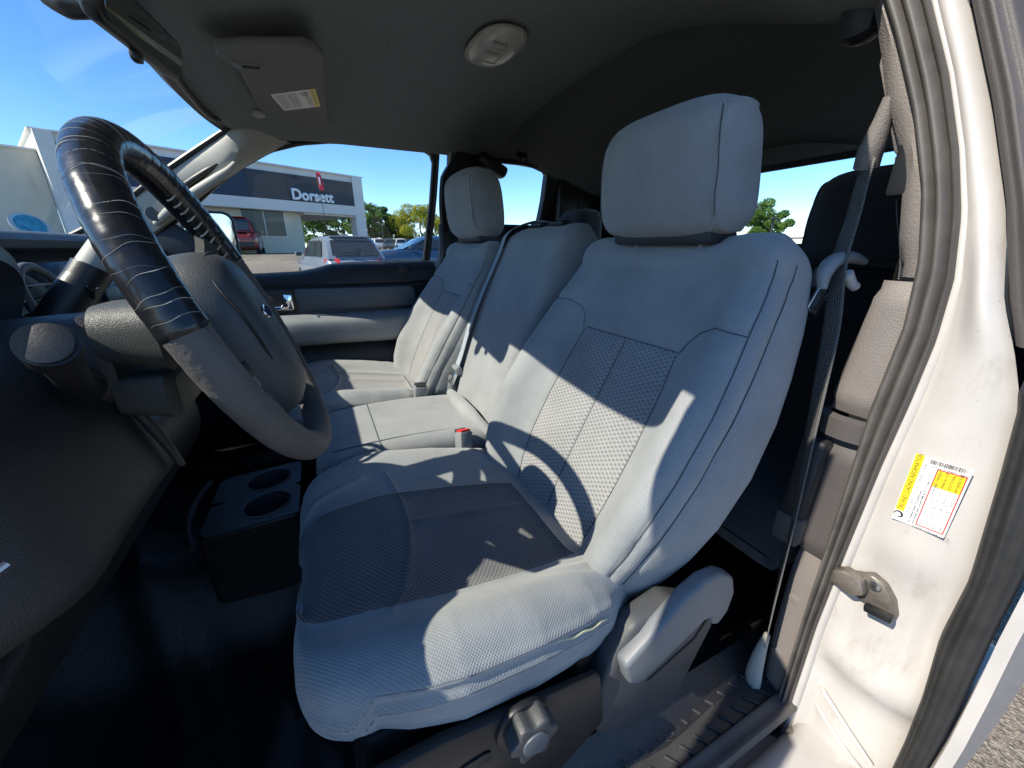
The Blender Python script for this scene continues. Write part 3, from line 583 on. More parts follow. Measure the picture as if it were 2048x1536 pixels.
# armrest: padded shelf
xs = np.linspace(-.30, .40, 40); G = []
for x in xs:
    k = smoothstep(-.32, -.10, x) * smoothstep(.44, .30, x); b = .050 + .03 * k; zt = 1.102 - .004 * math.sin(x * 5); zb = .992 - .012 * smoothstep(-.1, .35, x)
    prof = [(.752, zt + .014), (.752 - b * .4, zt + .010), (.752 - b * .85, zt - .004), (.752 - b, zt - .022), (.752 - b * .95, zb + .035), (.752 - b * .6, zb + .008), (.752, zb)]
    G.append([(x, y, z) for y, z in cat_rom(prof, 24)])
grid('armrest', G, 'plastic_grey', pd, sharp=60)
box('window_switch', (.03, .722, 1.111), (.11, .028, .006), 'plastic_slate', pd, bev=.002); box('armrest_split', (-.02, .72, 1.1085), (.003, .05, .004), 'rubber_black', pd)
G = [[(x, y, z) for y, z in cat_rom([(.752, .985), (.715, .95), (.700, .85), (.71, .72), (.75, .62)], 16)] for x in np.linspace(-.10, .42, 20)]
grid('door_pocket', G, 'plastic_dark', pd)
box('lock_recess', (.330, .768, 1.272), (.030, .012, .032), 'rubber_black', pd, bev=.004)
tube('lock_pull', [(.338, .764, 1.262), (.346, .757, 1.272), (.346, .757, 1.285)], .006, 'plastic_dark', pd, n=10)
# outside mirror of the passenger door
prism('mirror_shell', rrect(.19, .27, .045, 5), (-.375, 1.13, 1.37), (math.cos(R(17)), math.sin(R(17)), 0), (0.02, 0, 1), (-math.sin(R(17)), math.cos(R(17)), 0), .10, 'plastic_black', pd, bev=.012)
mg = prism('mirror_glass', rrect(.165, .245, .035, 5), (-.3755, 1.1265, 1.37), (math.cos(R(17)), math.sin(R(17)), 0), (0.02, 0, 1), (math.sin(R(17)), -math.cos(R(17)), 0), .002, 'chrome', pd)
box('mirror_arm', (-.42, .96, 1.25), (.07, .22, .05), 'plastic_black', pd, bev=.012)
# outer skin of the far side
box('door_skin', (-.05, .90, .86), (1.10, .03, .76), 'paint', pd, bev=.01)
# rear access door on the passenger side
rd = prism('door', [(.50, 1.46), (1.25, 1.46), (1.25, .60), (.50, .60)], (0, .745, 0), X3, Z3, Y3, .04, 'plastic_black', cab, bev=.01)
rd['label'] = 'black trimmed rear half-door with small window behind the far front seat'
rw = [(.640, 1.440), (.640, 1.60), (.690, 1.66), (.735, 1.697), (.85, 1.697), (.965, 1.690), (.988, 1.672), (.990, 1.566), (.982, 1.465), (.975, 1.43), (.96, 1.42), (.66, 1.42)]
rl = lin(rw + [rw[0]], 81)[:-1]; cen = np.array([.82, 1.55])
inn = [(x, gy(z, .80), z) for x, z in rl]; out = []
for x, z in rl:
    d = np.array([x, z]) - cen; d = d / np.linalg.norm(d); q = np.array([x, z]) + d * np.array([.14, .12]); out.append((q[0], gy(q[1], .80) - .02, q[1]))
ring_wall('window_frame', inn, out, 'plastic_black', rd, thick=.04, direction=(0, 1, 0))
pydata('window_pane', [(x, y + .015, z) for x, y, z in inn], [tuple(range(len(inn)))], 'glass', rd)
tube('window_seal', [(x, y - .004, z) for x, y, z in inn], .006, 'rubber_black', rd, n=8, closed=True)
pydata('reveal_strip', [(1.012, .735, 1.62), (1.012, .775, 1.44), (.988, .770, 1.44), (.997, .745, 1.57)], [(0, 1, 2, 3)], 'pillar', rd)
# painted door edges and rubber showing in the gap between the two doors
for x0, wd, m in ((.496, .010, 'paint'), (.510, .008, 'rubber_black'), (.520, .007, 'plastic_grey')):
    pydata('door_edge', [(x0 + (z - 1.29) * .10 - .008, gy(z, .80) - .006, z) for z in np.linspace(1.0, 1.715, 8)] + [(x0 + wd + (z - 1.29) * .10 - .008, gy(z, .80) - .008, z) for z in np.linspace(1.0, 1.715, 8)], [(i, i + 1, i + 9, i + 8) for i in range(7)], m, rd)
prism('pillar_cover', [(.52, 1.46), (.66, 1.46), (.66, 1.73), (.54, 1.73)], (0, .70, 0), X3, Z3, Y3, .045, 'plastic_black', rd, bev=.012)
# belt guide and belt of the passenger side on that door
box('belt_guide', (.70, .655, 1.672), (.13, .07, .045), 'plastic_black', rd, bev=.016, rot=(0, 25, 0))
box('door_skin', (.95, .90, .86), (.86, .03, .76), 'paint', rd, bev=.01)
# rear quarter trim behind it
qt = box('quarter_trim', (1.17, .70, 1.50), (.26, .06, .42), 'plastic_black', cab, bev=.02)
disc('trim_plug', (1.155, .668, 1.545), (0, -1, 0), .017, .004, 'plastic_dark', qt, bev=.001)
box('quarter_trim', (1.20, .73, .98), (.22, .06, .70), 'plastic_black', cab, bev=.02)
# coat hook on the headliner
hk = thing('coat_hook', 'small black coat hook on headliner above the far rear window', 'hook', (.83, .63, 1.72))
box('base', (.83, .640, 1.722), (.045, .012, .030), 'plastic_black', hk, bev=.004, rot=(-45, 0, 0))
for s in (-1, 1): tube('prong', [(.83 + s * .012, .634, 1.725), (.83 + s * .014, .622, 1.708), (.83 + s * .016, .622, 1.698), (.83 + s * .016, .630, 1.694)], .0035, 'plastic_black', hk, n=8, smooth_n=10)
# ------------------------------------------------------------------ driver-side rear access door: painted jamb, seals, grained trim
PROF = {  # y of the door's front edge by height, from the cabin outwards
 'trim': [(.45, -.722), (.51, -.721), (.69, -.711), (.92, -.708), (1.128, -.712), (1.31, -.728), (1.455, -.699), (1.532, -.662), (1.589, -.642), (1.647, -.620), (1.72, -.590)],
 'in': [(.40, -.758), (.564, -.758), (.83, -.754), (1.0, -.753), (1.15, -.750), (1.268, -.755), (1.346, -.748), (1.424, -.730), (1.506, -.701), (1.591, -.663), (1.639, -.639), (1.72, -.598)],
 'out': [(.40, -.777), (.593, -.777), (.774, -.774), (.931, -.777), (1.08, -.781), (1.177, -.786), (1.255, -.788), (1.325, -.784), (1.394, -.771), (1.461, -.751), (1.539, -.722), (1.619, -.686), (1.72, -.636)],
 'white': [(.40, -.905), (.60, -.905), (.685, -.903), (.778, -.898), (.878, -.888), (.975, -.888), (1.114, -.874), (1.20, -.864), (1.257, -.846), (1.307, -.826), (1.407, -.797), (1.505, -.760), (1.606, -.717), (1.72, -.665)],
 'body': [(.40, -.93), (.737, -.930), (.832, -.927), (.923, -.923), (1.015, -.921), (1.20, -.905), (1.30, -.872), (1.407, -.832), (1.505, -.796), (1.606, -.752), (1.72, -.70)]}
def py(k, z): return interp(z, PROF[k], 1)
ZS = np.concatenate([np.linspace(.42, 1.2, 40), np.linspace(1.22, 1.72, 34)])
def strip(name, cols, mat, parent, zs=ZS, **k):
    """cols: list of functions z -> (x, y)"""
    return grid(name, [[(*c(z), z) for c in cols] for z in zs], mat, parent, **k)
# painted face: rolled inner flange, recessed pocket with pressed steps
def face_x(z, u):
    """x of the painted face; u runs 0 (seal) to 1 (outer edge)"""
    x = .668 - .020 * math.sin(math.pi * u) ** .7
    x += .022 * (smoothstep(.98, .90, z) - smoothstep(.80, .74, z)) * smoothstep(.1, .3, u) * smoothstep(1.0, .75, u) * .6
    x += .018 * smoothstep(.74, .70, z) * smoothstep(.05, .25, u)
    x -= .016 * math.exp(-((z - 1.30) / .07) ** 2) * smoothstep(.3, .8, u)
    return x
us = np.linspace(0, 1, 26)
G = [[(face_x(z, u), py('out', z) + .004 + (py('white', z) - py('out', z) - .004) * u, z) for u in us] for z in ZS]
ad = jamb = grid('door', G, 'jamb', cab, sharp=70)
ad['label'] = 'white painted edge of the open rear half-door with latch and rubber seals'
G = [[(x, py('white', z) + o, z) for x, o in ((.668, 0), (.672, -.004), (.690, -.012), (.72, -.018))] for z in ZS]
# main weather strip: three ribs
def rib(u): return .650 - .010 * abs(math.sin(math.pi * (u * 2.5))) ** .8 - .004 * math.sin(math.pi * u)
ws_ = grid('weatherstrip', [[(rib(u) + (0.018 if u in (0.0, 1.0) else 0), py('in', z) + (py('out', z) - py('in', z)) * u, z) for u in np.linspace(0, 1, 31)] for z in ZS], 'rubber', ad, sharp=80)
grid('seal_lip', [[(.660 + d[0], py('out', z) + d[1], z) for d in ((-.004, .004), (-.008, .001), (-.008, -.004), (-.001, -.008), (.008, -.008))] for z in ZS], 'paint', ad, sharp=80)
# outer black seal and the body side beyond
zs1 = np.linspace(.42, 1.215, 40); zs2 = np.linspace(1.262, 1.72, 30)
for zz, m in ((zs1, 'rubber_black'), (zs2, 'trim_taupe_dark')):
    grid('outer_seal', [[(.668 - .022 * math.sin(math.pi * u) ** .6 - (.006 * abs(math.sin(3 * math.pi * u))), py('white', z) + .001 + (py('body', z) - py('white', z) - .001) * u, z) for u in np.linspace(0, 1, 15)] for z in zz], m, ad, sharp=80, caps=False)
tube('seal_corner', [(.655, -.868, 1.265), (.650, -.872, 1.245), (.652, -.885, 1.225), (.660, -.893, 1.20)], .011, 'rubber_black', ad, n=10, smooth_n=14)
grid('outer_skin', [[(.668 + d, py('body', z) - .004 - (.012 if d > 0 else 0), z) for d in (-.002, .004, .10, .50)] for z in ZS], 'paint', ad, sharp=60)
# grained trim on the cabin side, in four mouldings
def mould(name, z0, z1, lip, mat, xf=.655, depth=.16, n=18, zslope=.04, bulge=0.0):
    zs = np.linspace(z0, z1, n); G = []
    for i, z in enumerate(zs):
        e = min(1, min(i, n - 1 - i) / 2.0); r = .010 * (1 - e)       # round the two ends
        yi, yo = py('trim', z) + lip, py('in', z) - .006
        prof = [(xf + .030, yo), (xf + r, yo), (xf - .002 + r - bulge * .5, (yo + yi) / 2), (xf + .002 + r, yi - .012), (xf + .006 + r, yi - .004), (xf + .016 + r, yi - r), (xf + .05, yi + .002 - r), (xf + depth, yi + .012 - r)]
        G.append([(x, y, z + zslope * (y - yo) * 3 * 0) for x, y in cat_rom(prof, 22)])
    return grid(name, G, mat, ad, sharp=50, flip=True)
mould('pillar_trim', 1.325, 1.72, .0, 'trim_taupe'); mould('pillar_trim', 1.135, 1.320, .016, 'trim_taupe', xf=.650)
mould('pillar_trim', 1.095, 1.132, .022, 'trim_taupe_dark', xf=.646, bulge=.008)
mould('pillar_trim', .42, .885, .0, 'trim_taupe', xf=.657)
mould('release_housing', .888, 1.092, .014, 'trim_taupe_dark', xf=.652)
box('release_lever', (.645, -.704, 1.02), (.030, .034, .135), 'plastic_dark', ad, bev=.006, rot=(0, 3, 0)); box('lever_foot', (.645, -.702, .925), (.034, .040, .055), 'trim_taupe_dark', ad, bev=.008)
for z in (.79, .66): disc('trim_plug', (.657, -.733, z), (-1, .1, 0), .0095, .002, 'trim_taupe', ad, bev=.0006)
G = [[(x, y, z) for x, y in ((.73, -.700), (.85, -.695), (1.05, -.70), (1.30, -.72))] for z in np.linspace(.42, 1.38, 8)]
grid('inner_panel', G, 'plastic_black', ad)
prism('upper_frame', [(.66, 1.42), (.78, 1.42), (.78, 1.66), (1.26, 1.60), (1.30, 1.74), (.66, 1.75)], (0, -.72, 0), X3, Z3, Y3, .03, 'plastic_black', ad, bev=.006)
pydata('window_pane', [(.72, -.735, 1.36), (1.30, -.74, 1.36), (1.30, -.70, 1.66), (.72, -.70, 1.66)], [(0, 1, 2, 3)], 'glass', ad)
box('latch_cover', (.70, -.598, 1.672), (.05, .05, .11), 'plastic_dark', ad, bev=.02)
# striker plate screwed to the jamb
prism('latch', [(-.030, -.020), (.004, -.026), (.028, -.028), (.034, -.020), (.026, .002), (.012, .020), (-.004, .024), (-.016, .014), (-.034, .006)], (.648, -.815, .895), (0, -1, 0), Z3, X3, .016, 'metal_brown', ad, bev=.003)
prism('latch_hook', [(-.038, -.016), (-.010, -.020), (.004, -.006), (-.004, .012), (-.026, .014), (-.038, .004)], (.632, -.812, .898), (0, -1, 0), Z3, X3, .020, 'metal_brown', ad, bev=.003)
disc('bolt', (.647, -.819, .909), (-1, 0, 0), .0075, .004, 'metal', ad, n=18, bev=.001); disc('bolt_socket', (.6428, -.819, .909), (-1, 0, 0), .003, .0006, 'rubber_black', ad, n=6)
box('latch_slot', (.634, -.835, .880), (.012, .030, .010), 'plastic_black', ad, bev=.002, rot=(-12, 0, 0))
# pressed ribs low on the jamb and the hinge plate at its foot
for pts in ([(.682, -.800, .640), (.664, -.806, .655), (.660, -.845, .632), (.664, -.885, .600)], [(.684, -.800, .600), (.668, -.806, .612), (.664, -.845, .590), (.668, -.885, .565)]):
    tube('pressed_rib', pts, .0035, 'jamb', jamb, n=8, smooth_n=24)
prism('hinge_plate', [(-.02, -.05), (.07, -.05), (.10, -.02), (.05, .006), (.02, .022), (-.012, .02)], (.628, -.800, .535), (0, -1, 0), Z3, X3, .012, 'metal_brown', ad, bev=.003)
disc('bolt', (.627, -.815, .530), (-1, 0, 0), .010, .003, 'metal_brown', ad, n=6, bev=.001)
# tyre and loading label: printed sticker on the painted face
o = np.array((.6425, -.809, 1.116)); ux = np.array((0, -.0495, .0045)); uy = np.array((.004, .000, -.0985))       # across (outwards), down
lab = None
nx = np.cross(uy, ux); nx /= np.linalg.norm(nx); nx = nx if nx[0] < 0 else -nx
def lq(name, a, b, c, d, mat, parent, lift):
    """flat printed patch; a..c across 0-1, b..d down 0-1"""
    k = o + nx * lift; return pydata(name, [k + ux * a + uy * b, k + ux * c + uy * b, k + ux * c + uy * d, k + ux * a + uy * d], [(0, 1, 2, 3)], mat, parent, smooth=False)
M['ink'] = plain('black_ink', (.02, .02, .02), .6, var=0); M['sticker_white'] = plain('label_white', (.80, .79, .77), .35, var=.02); M['sticker_yellow'] = plain('label_yellow', (.85, .66, .03), .35, var=.04); M['sticker_red'] = plain('label_red', (.70, .05, .05), .4, var=.04); M['ink_grey'] = plain('grey_ink', (.25, .25, .25), .6, var=0)
lab = tag(lq('tyre_label', 0, 0, 1, 1, 'sticker_white', None, .0004), 'yellow and white tire and loading information label on the white door edge', 'label')
lq('yellow_band', .01, -.01, .18, .84, 'sticker_yellow', lab, .0007)
U, D = tuple(-uy / np.linalg.norm(uy)), tuple(ux / np.linalg.norm(ux))
def lt(s, size, a, b, lift=.001, mat='ink', xs=1.0, align='LEFT', rot=True):
    k = o + nx * lift + ux * a + uy * b
    if rot: text_mesh('lettering', s, size, k, U, tuple(-np.array(D)), mat, lab, align=align, xs=xs)
    else: text_mesh('lettering', s, size, k, D, U, mat, lab, align=align, xs=xs)
lt('TIRE AND LOADING INFORMATION', .0066, .145, .83, xs=.78)
lt('SEATING CAPACITY | TOTAL: 6 | FRONT: 3 | REAR: 3', .0034, .27, .86, mat='ink_grey'); lt('The combined weight of occupants and', .0031, .35, .97); lt('cargo should never exceed: 686 kg or 1513 lbs.', .0034, .42, .97)
for a, b, c, d in ((.455, .12, .478, .955), (.942, .12, .965, .955), (.455, .118, .965, .132), (.455, .942, .965, .956)): lq('red_border', a, b, c, d, 'sticker_red', lab, .0008)
lq('yellow_box', .47, .13, .95, .36, 'sticker_yellow', lab, .0007)
for k, s in enumerate(('SEE OWNERS', 'MANUAL FOR', 'ADDITIONAL', 'INFORMATION')): lt(s, .0042, .56 + .115 * k, .35, xs=.85)
for b in (.36, .56, .79): lq('table_rule', .47, b, .95, b + .006, 'ink_grey', lab, .0008)
for a in (.58, .70, .82): lq('table_rule', a, .36, a + .008, .94, 'ink_grey', lab, .0008)
for k, (p, q, r_) in enumerate((('COLD TIRE PRESSURE', 'SIZE', 'TIRE'), ('260 KPA, 38 PSI', 'P235/75R17 108S', 'FRONT'), ('260 KPA, 38 PSI', 'P235/75R17 108S', 'REAR'), ('260 KPA, 38 PSI', 'P235/75R17 108S', 'SPARE'))):
    for s, b in ((p, .55), (q, .78), (r_, .93)): lt(s, .0029, .555 + .118 * k, b, mat='ink_grey', xs=.8)
x = .30
while x < .93:
    wdt = random.choice((.006, .010, .016)); lq('bar_mark', x, .015, x + wdt, .075, 'ink', lab, .0008); x += wdt + random.choice((.006, .010))
lt('1FTEX1CM4EFC06762', .0036, .34, .118, rot=False, xs=.95); lt('F509A-1532-AA (TLU)', .0036, .42, 1.0, rot=False)
tyre = disc('tyre_mark', tuple(o + nx * .0006 + ux * .10 + uy * .90), tuple(nx), .0048, .0002, 'ink', lab, n=24); disc('wheel_mark', tuple(o + nx * .0009 + ux * .09 + uy * .905), tuple(nx), .0032, .0002, 'sticker_white', lab, n=16)
# ------------------------------------------------------------------ driver's belt
def beltmat():
    m, t, b = nodes('belt_webbing'); uv = t.nodes.new('ShaderNodeUVMap'); uv.uv_map = 'cloth'; sx = t.nodes.new('ShaderNodeSeparateXYZ'); t.links.new(uv.outputs[0], sx.inputs[0])
    s = math_n(t, 'SINE', math_n(t, 'MULTIPLY', sx.outputs[0], 2 * math.pi / .0062)); s2 = math_n(t, 'SINE', math_n(t, 'MULTIPLY', sx.outputs[1], 2 * math.pi / .003))
    h = math_n(t, 'ADD', s, math_n(t, 'MULTIPLY', s2, .6)); bp = N(t, 'ShaderNodeBump', Strength=.7, Distance=.0012); t.links.new(h, bp.inputs['Height']); t.links.new(bp.outputs[0], b.inputs['Normal'])
    b.inputs['Base Color'].default_value = (.125, .123, .118, 1); b.inputs['Roughness'].default_value = .75; return m
M['belt'] = beltmat()
def belt(name, pts, across, mat, parent, width=.046, thick=.0016, n=60, curl=0.0):
    P = cat_rom(pts, n); Aw = lin(across, n); G = []; UV = []; L = np.r_[0, np.cumsum(np.linalg.norm(np.diff(P, axis=0), axis=1))]
    for p, a, l in zip(P, Aw, L):
        a = a / np.linalg.norm(a); row = []; ur = []
        for u in np.linspace(-.5, .5, 9): row.append(p + a * u * width + np.array((curl * (u * u * 4), 0, 0))); ur.append((u * width, l))
        G.append(row); UV.append(ur)
    G = np.array(G); UV = np.array(UV); ob = split_sheet(G, UV, np.zeros(G.shape[:2], int), {0: name}, {0: mat}, {0: parent}, closed=False)[0]
    md = ob.modifiers.new('thickness', 'SOLIDIFY'); md.thickness = thick; return ob
sb = thing('seat_belt', 'grey driver seat belt hanging from pillar guide with its metal tongue', 'seat belt', (.70, -.68, .55))
a1 = (.35, .9, .1); a2 = (.9, .25, 0); a3 = (.96, .12, 0)
belt('webbing', [(.685, -.652, 1.470), (.682, -.653, 1.435), (.678, -.655, 1.40), (.660, -.662, 1.34), (.638, -.684, 1.25), (.630, -.694, 1.16), (.628, -.706, .98), (.628, -.716, .80), (.628, -.722, .70)], [(.75, .65, 0), (.6, .75, 0), (.7, .6, 0), (.80, .60, 0), (.85, .52, 0), (.90, .45, 0), (.92, .4, 0)], 'belt', sb, width=.044)
belt('webbing', [(.700, -.676, 1.468), (.722, -.686, 1.40), (.755, -.694, 1.33), (.78, -.697, 1.20)], [(.9, .3, 0), (.8, .4, 0), (.8, .4, 0)], 'belt', sb, width=.040)
g = tube('belt_guide', [(.666, -.668, 1.535), (.672, -.662, 1.505), (.680, -.655, 1.478), (.686, -.652, 1.462)], [.008, .010, .014, .014], 'trim_taupe', sb, n=14, smooth_n=18, flat=1.0)
box('guide_slider', (.695, -.672, 1.53), (.05, .026, .13), 'trim_taupe', sb, bev=.012, rot=(-20, -6, 0))
tg = tube('latch_tongue', [(.632, -.664, 1.305), (.636, -.660, 1.327), (.650, -.662, 1.343), (.674, -.668, 1.347), (.700, -.674, 1.341)], [.006, .011, .012, .010, .006], 'plastic_grey', sb, n=12, smooth_n=20, flat=.8)
box('tongue_plate', (.634, -.662, 1.290), (.030, .003, .040), 'chrome', tg, bev=.001, rot=(0, 32, 0)); box('tongue_slot', (.632, -.6645, 1.287), (.010, .003, .020), 'rubber_black', tg, rot=(0, 32, 0))
tube('tongue_grip', [(.678, -.668, 1.326), (.690, -.670, 1.312), (.700, -.672, 1.306)], .007, 'white', tg, n=10)
tube('belt_anchor', [(.628, -.722, .71), (.626, -.720, .66), (.624, -.722, .60), (.630, -.730, .55)], [.005, .011, .015, .009], 'pillar', sb, n=14, smooth_n=20, flat=.6)
# ------------------------------------------------------------------ dashboard and controls
dash = thing('dashboard', 'dark dashboard with padded top, instrument hood and column shroud', 'dashboard', (-.5, 0, .9))
ysd = np.linspace(-.74, .77, 60)
prof = [(-1.0, 1.30), (-.80, 1.345), (-.60, 1.378), (-.50, 1.388), (-.465, 1.388), (-.450, 1.380), (-.446, 1.370), (-.452, 1.360), (-.475, 1.354), (-.52, 1.352)]
grid('dash_pad', [[(x - .10 * (abs(y) / .75) ** 3 * (0.4 if x > -.6 else 1.0) * 0, y, z - .02 * (abs(y) / .75) ** 4) for x, z in cat_rom(prof, 40)] for y in ysd], 'plastic_slate', dash)
prof = [(-.52, 1.352), (-.53, 1.32), (-.50, 1.285), (-.44, 1.265), (-.405, 1.225), (-.40, 1.10), (-.42, .98), (-.50, .90), (-.62, .88)]
grid('dash_face', [[(x, y, z) for x, z in cat_rom(prof, 44)] for y in np.linspace(-.20, .765, 40)], 'plastic_black', dash)
# instrument hood: arched visor over the gauges
G = []
for k, x in enumerate(np.linspace(-.53, -.315, 12)):
    row = []
    for t in np.linspace(0, math.pi, 30):
        c = math.cos(t); s = math.sin(t); row.append((x - .10 * (1 - s) ** 1.5 * (k / 11.0), -.412 + .208 * math.copysign(abs(c) ** .8, c), 1.14 + (.248 - .012 * (k / 11) ** 2) * s ** .50))
    G.append(row)
G2 = [[(p[0] + .004, -.405 + (p[1] + .405) * .93, 1.14 + (p[2] - 1.14) * .93 - .003) for p in G[-1]], [(p[0] - .10, -.405 + (p[1] + .405) * .84, 1.14 + (p[2] - 1.14) * .84) for p in G[-1]]]
grid('instrument_hood', G + G2, 'plastic_slate', dash, sharp=60)
box('gauge_panel', (-.42, -.425, 1.24), (.012, .40, .20), 'plastic_black', dash, bev=.004, rot=(0, -12, 0))
for yy in (-.53, -.34):
    gp = disc('gauge', (-.405, yy, 1.25), (1, 0, .2), .060, .006, 'plastic_dark', dash, n=36); 
    tube('gauge_ring', [(-.398 - .2 * .058 * math.sin(t), yy + .058 * math.cos(t), 1.25 + .058 * math.sin(t)) for t in np.linspace(0, 2 * math.pi, 40, endpoint=False)], .003, 'metal', gp, n=6, closed=True)
# round air vent between hood and radio
vt = tube('air_vent', [(-.352 - .25 * .052 * math.sin(t), -.165 + .050 * math.cos(t), 1.283 + .052 * math.sin(t)) for t in np.linspace(0, 2 * math.pi, 40, endpoint=False)], .006, 'plastic_slate', dash, n=10, closed=True)
disc('vent_throat', (-.372, -.165, 1.280), (1, 0, .25), .049, .004, 'rubber_black', vt)
for k in range(4): box('vent_blade', (-.362, -.165, 1.255 + k * .018), (.016, .085 - .02 * abs(k - 1.5), .0025), 'plastic_black', vt, bev=.0008)
# centre stack with radio
cs = prism('centre_stack', rrect(.33, .34, .03, 5), (-.425, .17, 1.165), Y3, (-.10, 0, 1), X3, .035, 'plastic_slate', dash, bev=.008)
rad = box('radio_screen', (-.389, .20, 1.262), (.006, .20, .045), 'plastic_black', cs, bev=.003, rot=(0, -6, 0))
for r_ in range(3):
    for k in range(7): box('radio_button', (-.386 + .004 * r_ * 0, .085 + k * .032, 1.232 - r_ * .028), (.006, .027, .020), 'vinyl_grey', cs, bev=.0025, rot=(0, -6, 0))
# passenger dash trim strip and glovebox
box('trim_strip', (-.403, .56, 1.235), (.012, .34, .05), 'plastic_slate', dash, bev=.005); box('glovebox_lid', (-.398, .55, 1.08), (.020, .40, .17), 'plastic_dark', dash, bev=.01)
# driver's knee panel with end cap
prof = [(-.40, 1.30), (-.300, 1.290), (-.245, 1.265), (-.215, 1.22), (-.196, 1.16), (-.187, 1.115), (-.196, 1.100), (-.24, 1.092), (-.40, 1.07)]
G = [[(x - .10 * smoothstep(-.60, -.76, y) - .01 * math.sin((y + .7) * 8), y, z) for x, z in cat_rom(prof, 34)] for y in np.linspace(-.745, -.40, 22)]
kp = grid('knee_panel', G, 'plastic_dark', dash, sharp=60)
tube('panel_ridge', [(-.242, -.43, 1.262), (-.213, -.43, 1.21), (-.193, -.425, 1.15), (-.184, -.42, 1.108)], [.003, .006, .006, .004], 'plastic_dark', kp, n=10, smooth_n=24)

prof = [(-.44, 1.12), (-.30, 1.11), (-.27, 1.05), (-.28, .98), (-.34, .93), (-.50, .90)]
grid('lower_panel', [[(x, y, z) for x, z in cat_rom(prof, 20)] for y in np.linspace(-.74, .0, 14)], 'plastic_black', dash)
hr_ = box('bonnet_release', (-.262, -.64, 1.06), (.03, .10, .018), 'plastic_dark', dash, bev=.006, rot=(0, 30, 8)); tube('release_rod', [(-.215, -.70, 1.172), (-.197, -.668, 1.177)], .0028, 'metal', dash, n=8)
# steering column shroud: grained upper shell over a smooth lower shell
def shell(name, mat, z_lo, z_hi, wd, x0, x1, yc, lift, r):
    G = []
    for i, v in enumerate(np.linspace(0, 1, 16)):
        x = x0 + (x1 - x0) * v; k = 1 - .22 * (1 - v) ; e = 1.0 if i < 15 else .80; zc = (z_lo + z_hi) / 2 + lift * v; ring = rrect(wd * k * e, (z_hi - z_lo) * k * e, r * e, 5)
        if i == 14: x -= .004
        G.append([(x, yc + a, zc + b) for a, b in ring])
    return grid(name, G, mat, dash, closed=True, caps=True)
shell('column_shroud', 'plastic_char', 1.236, 1.312, .128, -.212, -.148, -.402, -.004, .026)
shell('lower_shroud', 'plastic_char', 1.182, 1.234, .112, -.212, -.158, -.402, -.004, .012)
shell('column_tube', 'plastic_dark', 1.19, 1.295, .10, -.42, -.205, -.402, 0, .03)
# stalk on the near side of the column, seen end-on
sk = tube('indicator_stalk', [(-.222, -.475, 1.235), (-.205, -.515, 1.252), (-.185, -.565, 1.277), (-.172, -.600, 1.297)], [.020, .012, .0125, .0142], 'plastic_black', dash, n=22, smooth_n=24)
tube('stalk_collar', [(-.178, -.585, 1.288), (-.170, -.606, 1.299)], .0156, 'plastic_black', sk, n=28)
disc('stalk_cap', (-.1702, -.6055, 1.2990), (.10, -.80, .46), .0143, .0022, 'plastic_black', sk, n=32, bev=.001)
# column gear lever with its ribbed collar and button
gl = tube('gear_lever', [(-.335, -.300, 1.225), (-.310, -.285, 1.262), (-.285, -.268, 1.302), (-.262, -.255, 1.335)], [.020, .022, .022, .020], 'plastic_black', dash, n=22, smooth_n=20)
tube('lever_tip', [(-.264, -.256, 1.332), (-.240, -.246, 1.368), (-.224, -.240, 1.392), (-.220, -.238, 1.398)], [.0195, .0185, .017, .008], 'pillar', gl, n=22, smooth_n=14)
tube('lever_collar', [(-.271, -.260, 1.322), (-.262, -.256, 1.336)], .0212, 'plastic_black', gl, n=26)
bt = box('shift_button', (-.270, -.277, 1.308), (.022, .006, .016), 'plastic_black', gl, bev=.002, rot=(20, 35, -10))
text_mesh('lettering', '+', .016, (-.270, -.2815, 1.305), (.8, 0, .35), (-.35, .0, .8), 'white', gl); text_mesh('lettering', '-', .014, (-.258, -.2790, 1.307), (.8, 0, .35), (-.35, 0, .8), 'white', gl)
# ------------------------------------------------------------------ steering wheel
AL = .362; WC = np.array((-.097, -.398, 1.284)); WR = .184
WU = np.array((-math.sin(AL), 0, math.cos(AL))); WV = np.array((0., 1, 0)); WN = np.array((math.cos(AL), 0, math.sin(AL)))
sw = thing('steering_wheel', 'grey leather steering wheel with its top half wrapped in worn black tape', 'steering wheel', tuple(WC))
def wp(u, v, n=0.0): return WC + WU * u + WV * v + WN * n
def arc(name, a0, a1, r, mat, seg=80, n=20, lump=0.0):
    """part of the rim; angle 0 at the top, growing towards the driver's door"""
    G = []
    for i, t in enumerate(np.linspace(a0, a1, seg)):
        d = WU * math.cos(t) - WV * math.sin(t); c = WC + d * WR; rr = r * (1 + lump * math.sin(i * 2.1) * .5 + lump * math.sin(i * .9 + 1) * .5)
        if mat == 'tape' and i in (0, seg - 1): rr = r * .9
        G.append([c + (d * math.cos(q) + WN * math.sin(q)) * rr for q in np.linspace(0, 2 * math.pi, n, endpoint=False)])
    return grid(name, G, mat, sw, closed=True, caps=True)
arc('rim', R(86), R(290), .0176, 'leather', 150, 24, .012)
tp = arc('tape_wrap', R(-72), R(87), .0188, 'tape', 150, 24, .02)
for k in range(40):
    t = R(-60 + k * 3.7 + random.uniform(-2.6, 2.6)); tl = random.uniform(-.02, .02); r = .0189
    if t > R(84): continue
    pts = []
    for q in np.linspace(R(random.uniform(-90, -20)), R(random.uniform(70, 160)), 24):
        tt = t + tl * math.sin(q) + .004 * math.sin(q * 5 + k); d = WU * math.cos(tt) - WV * math.sin(tt); pts.append(WC + d * WR + (d * math.cos(q) + WN * math.sin(q)) * r)
    tube('tape_edge', pts, [.00002, .00008 + .00028 * random.random() ** 2, .00028 * random.random(), .00002], 'tape_edge', tp, n=5)
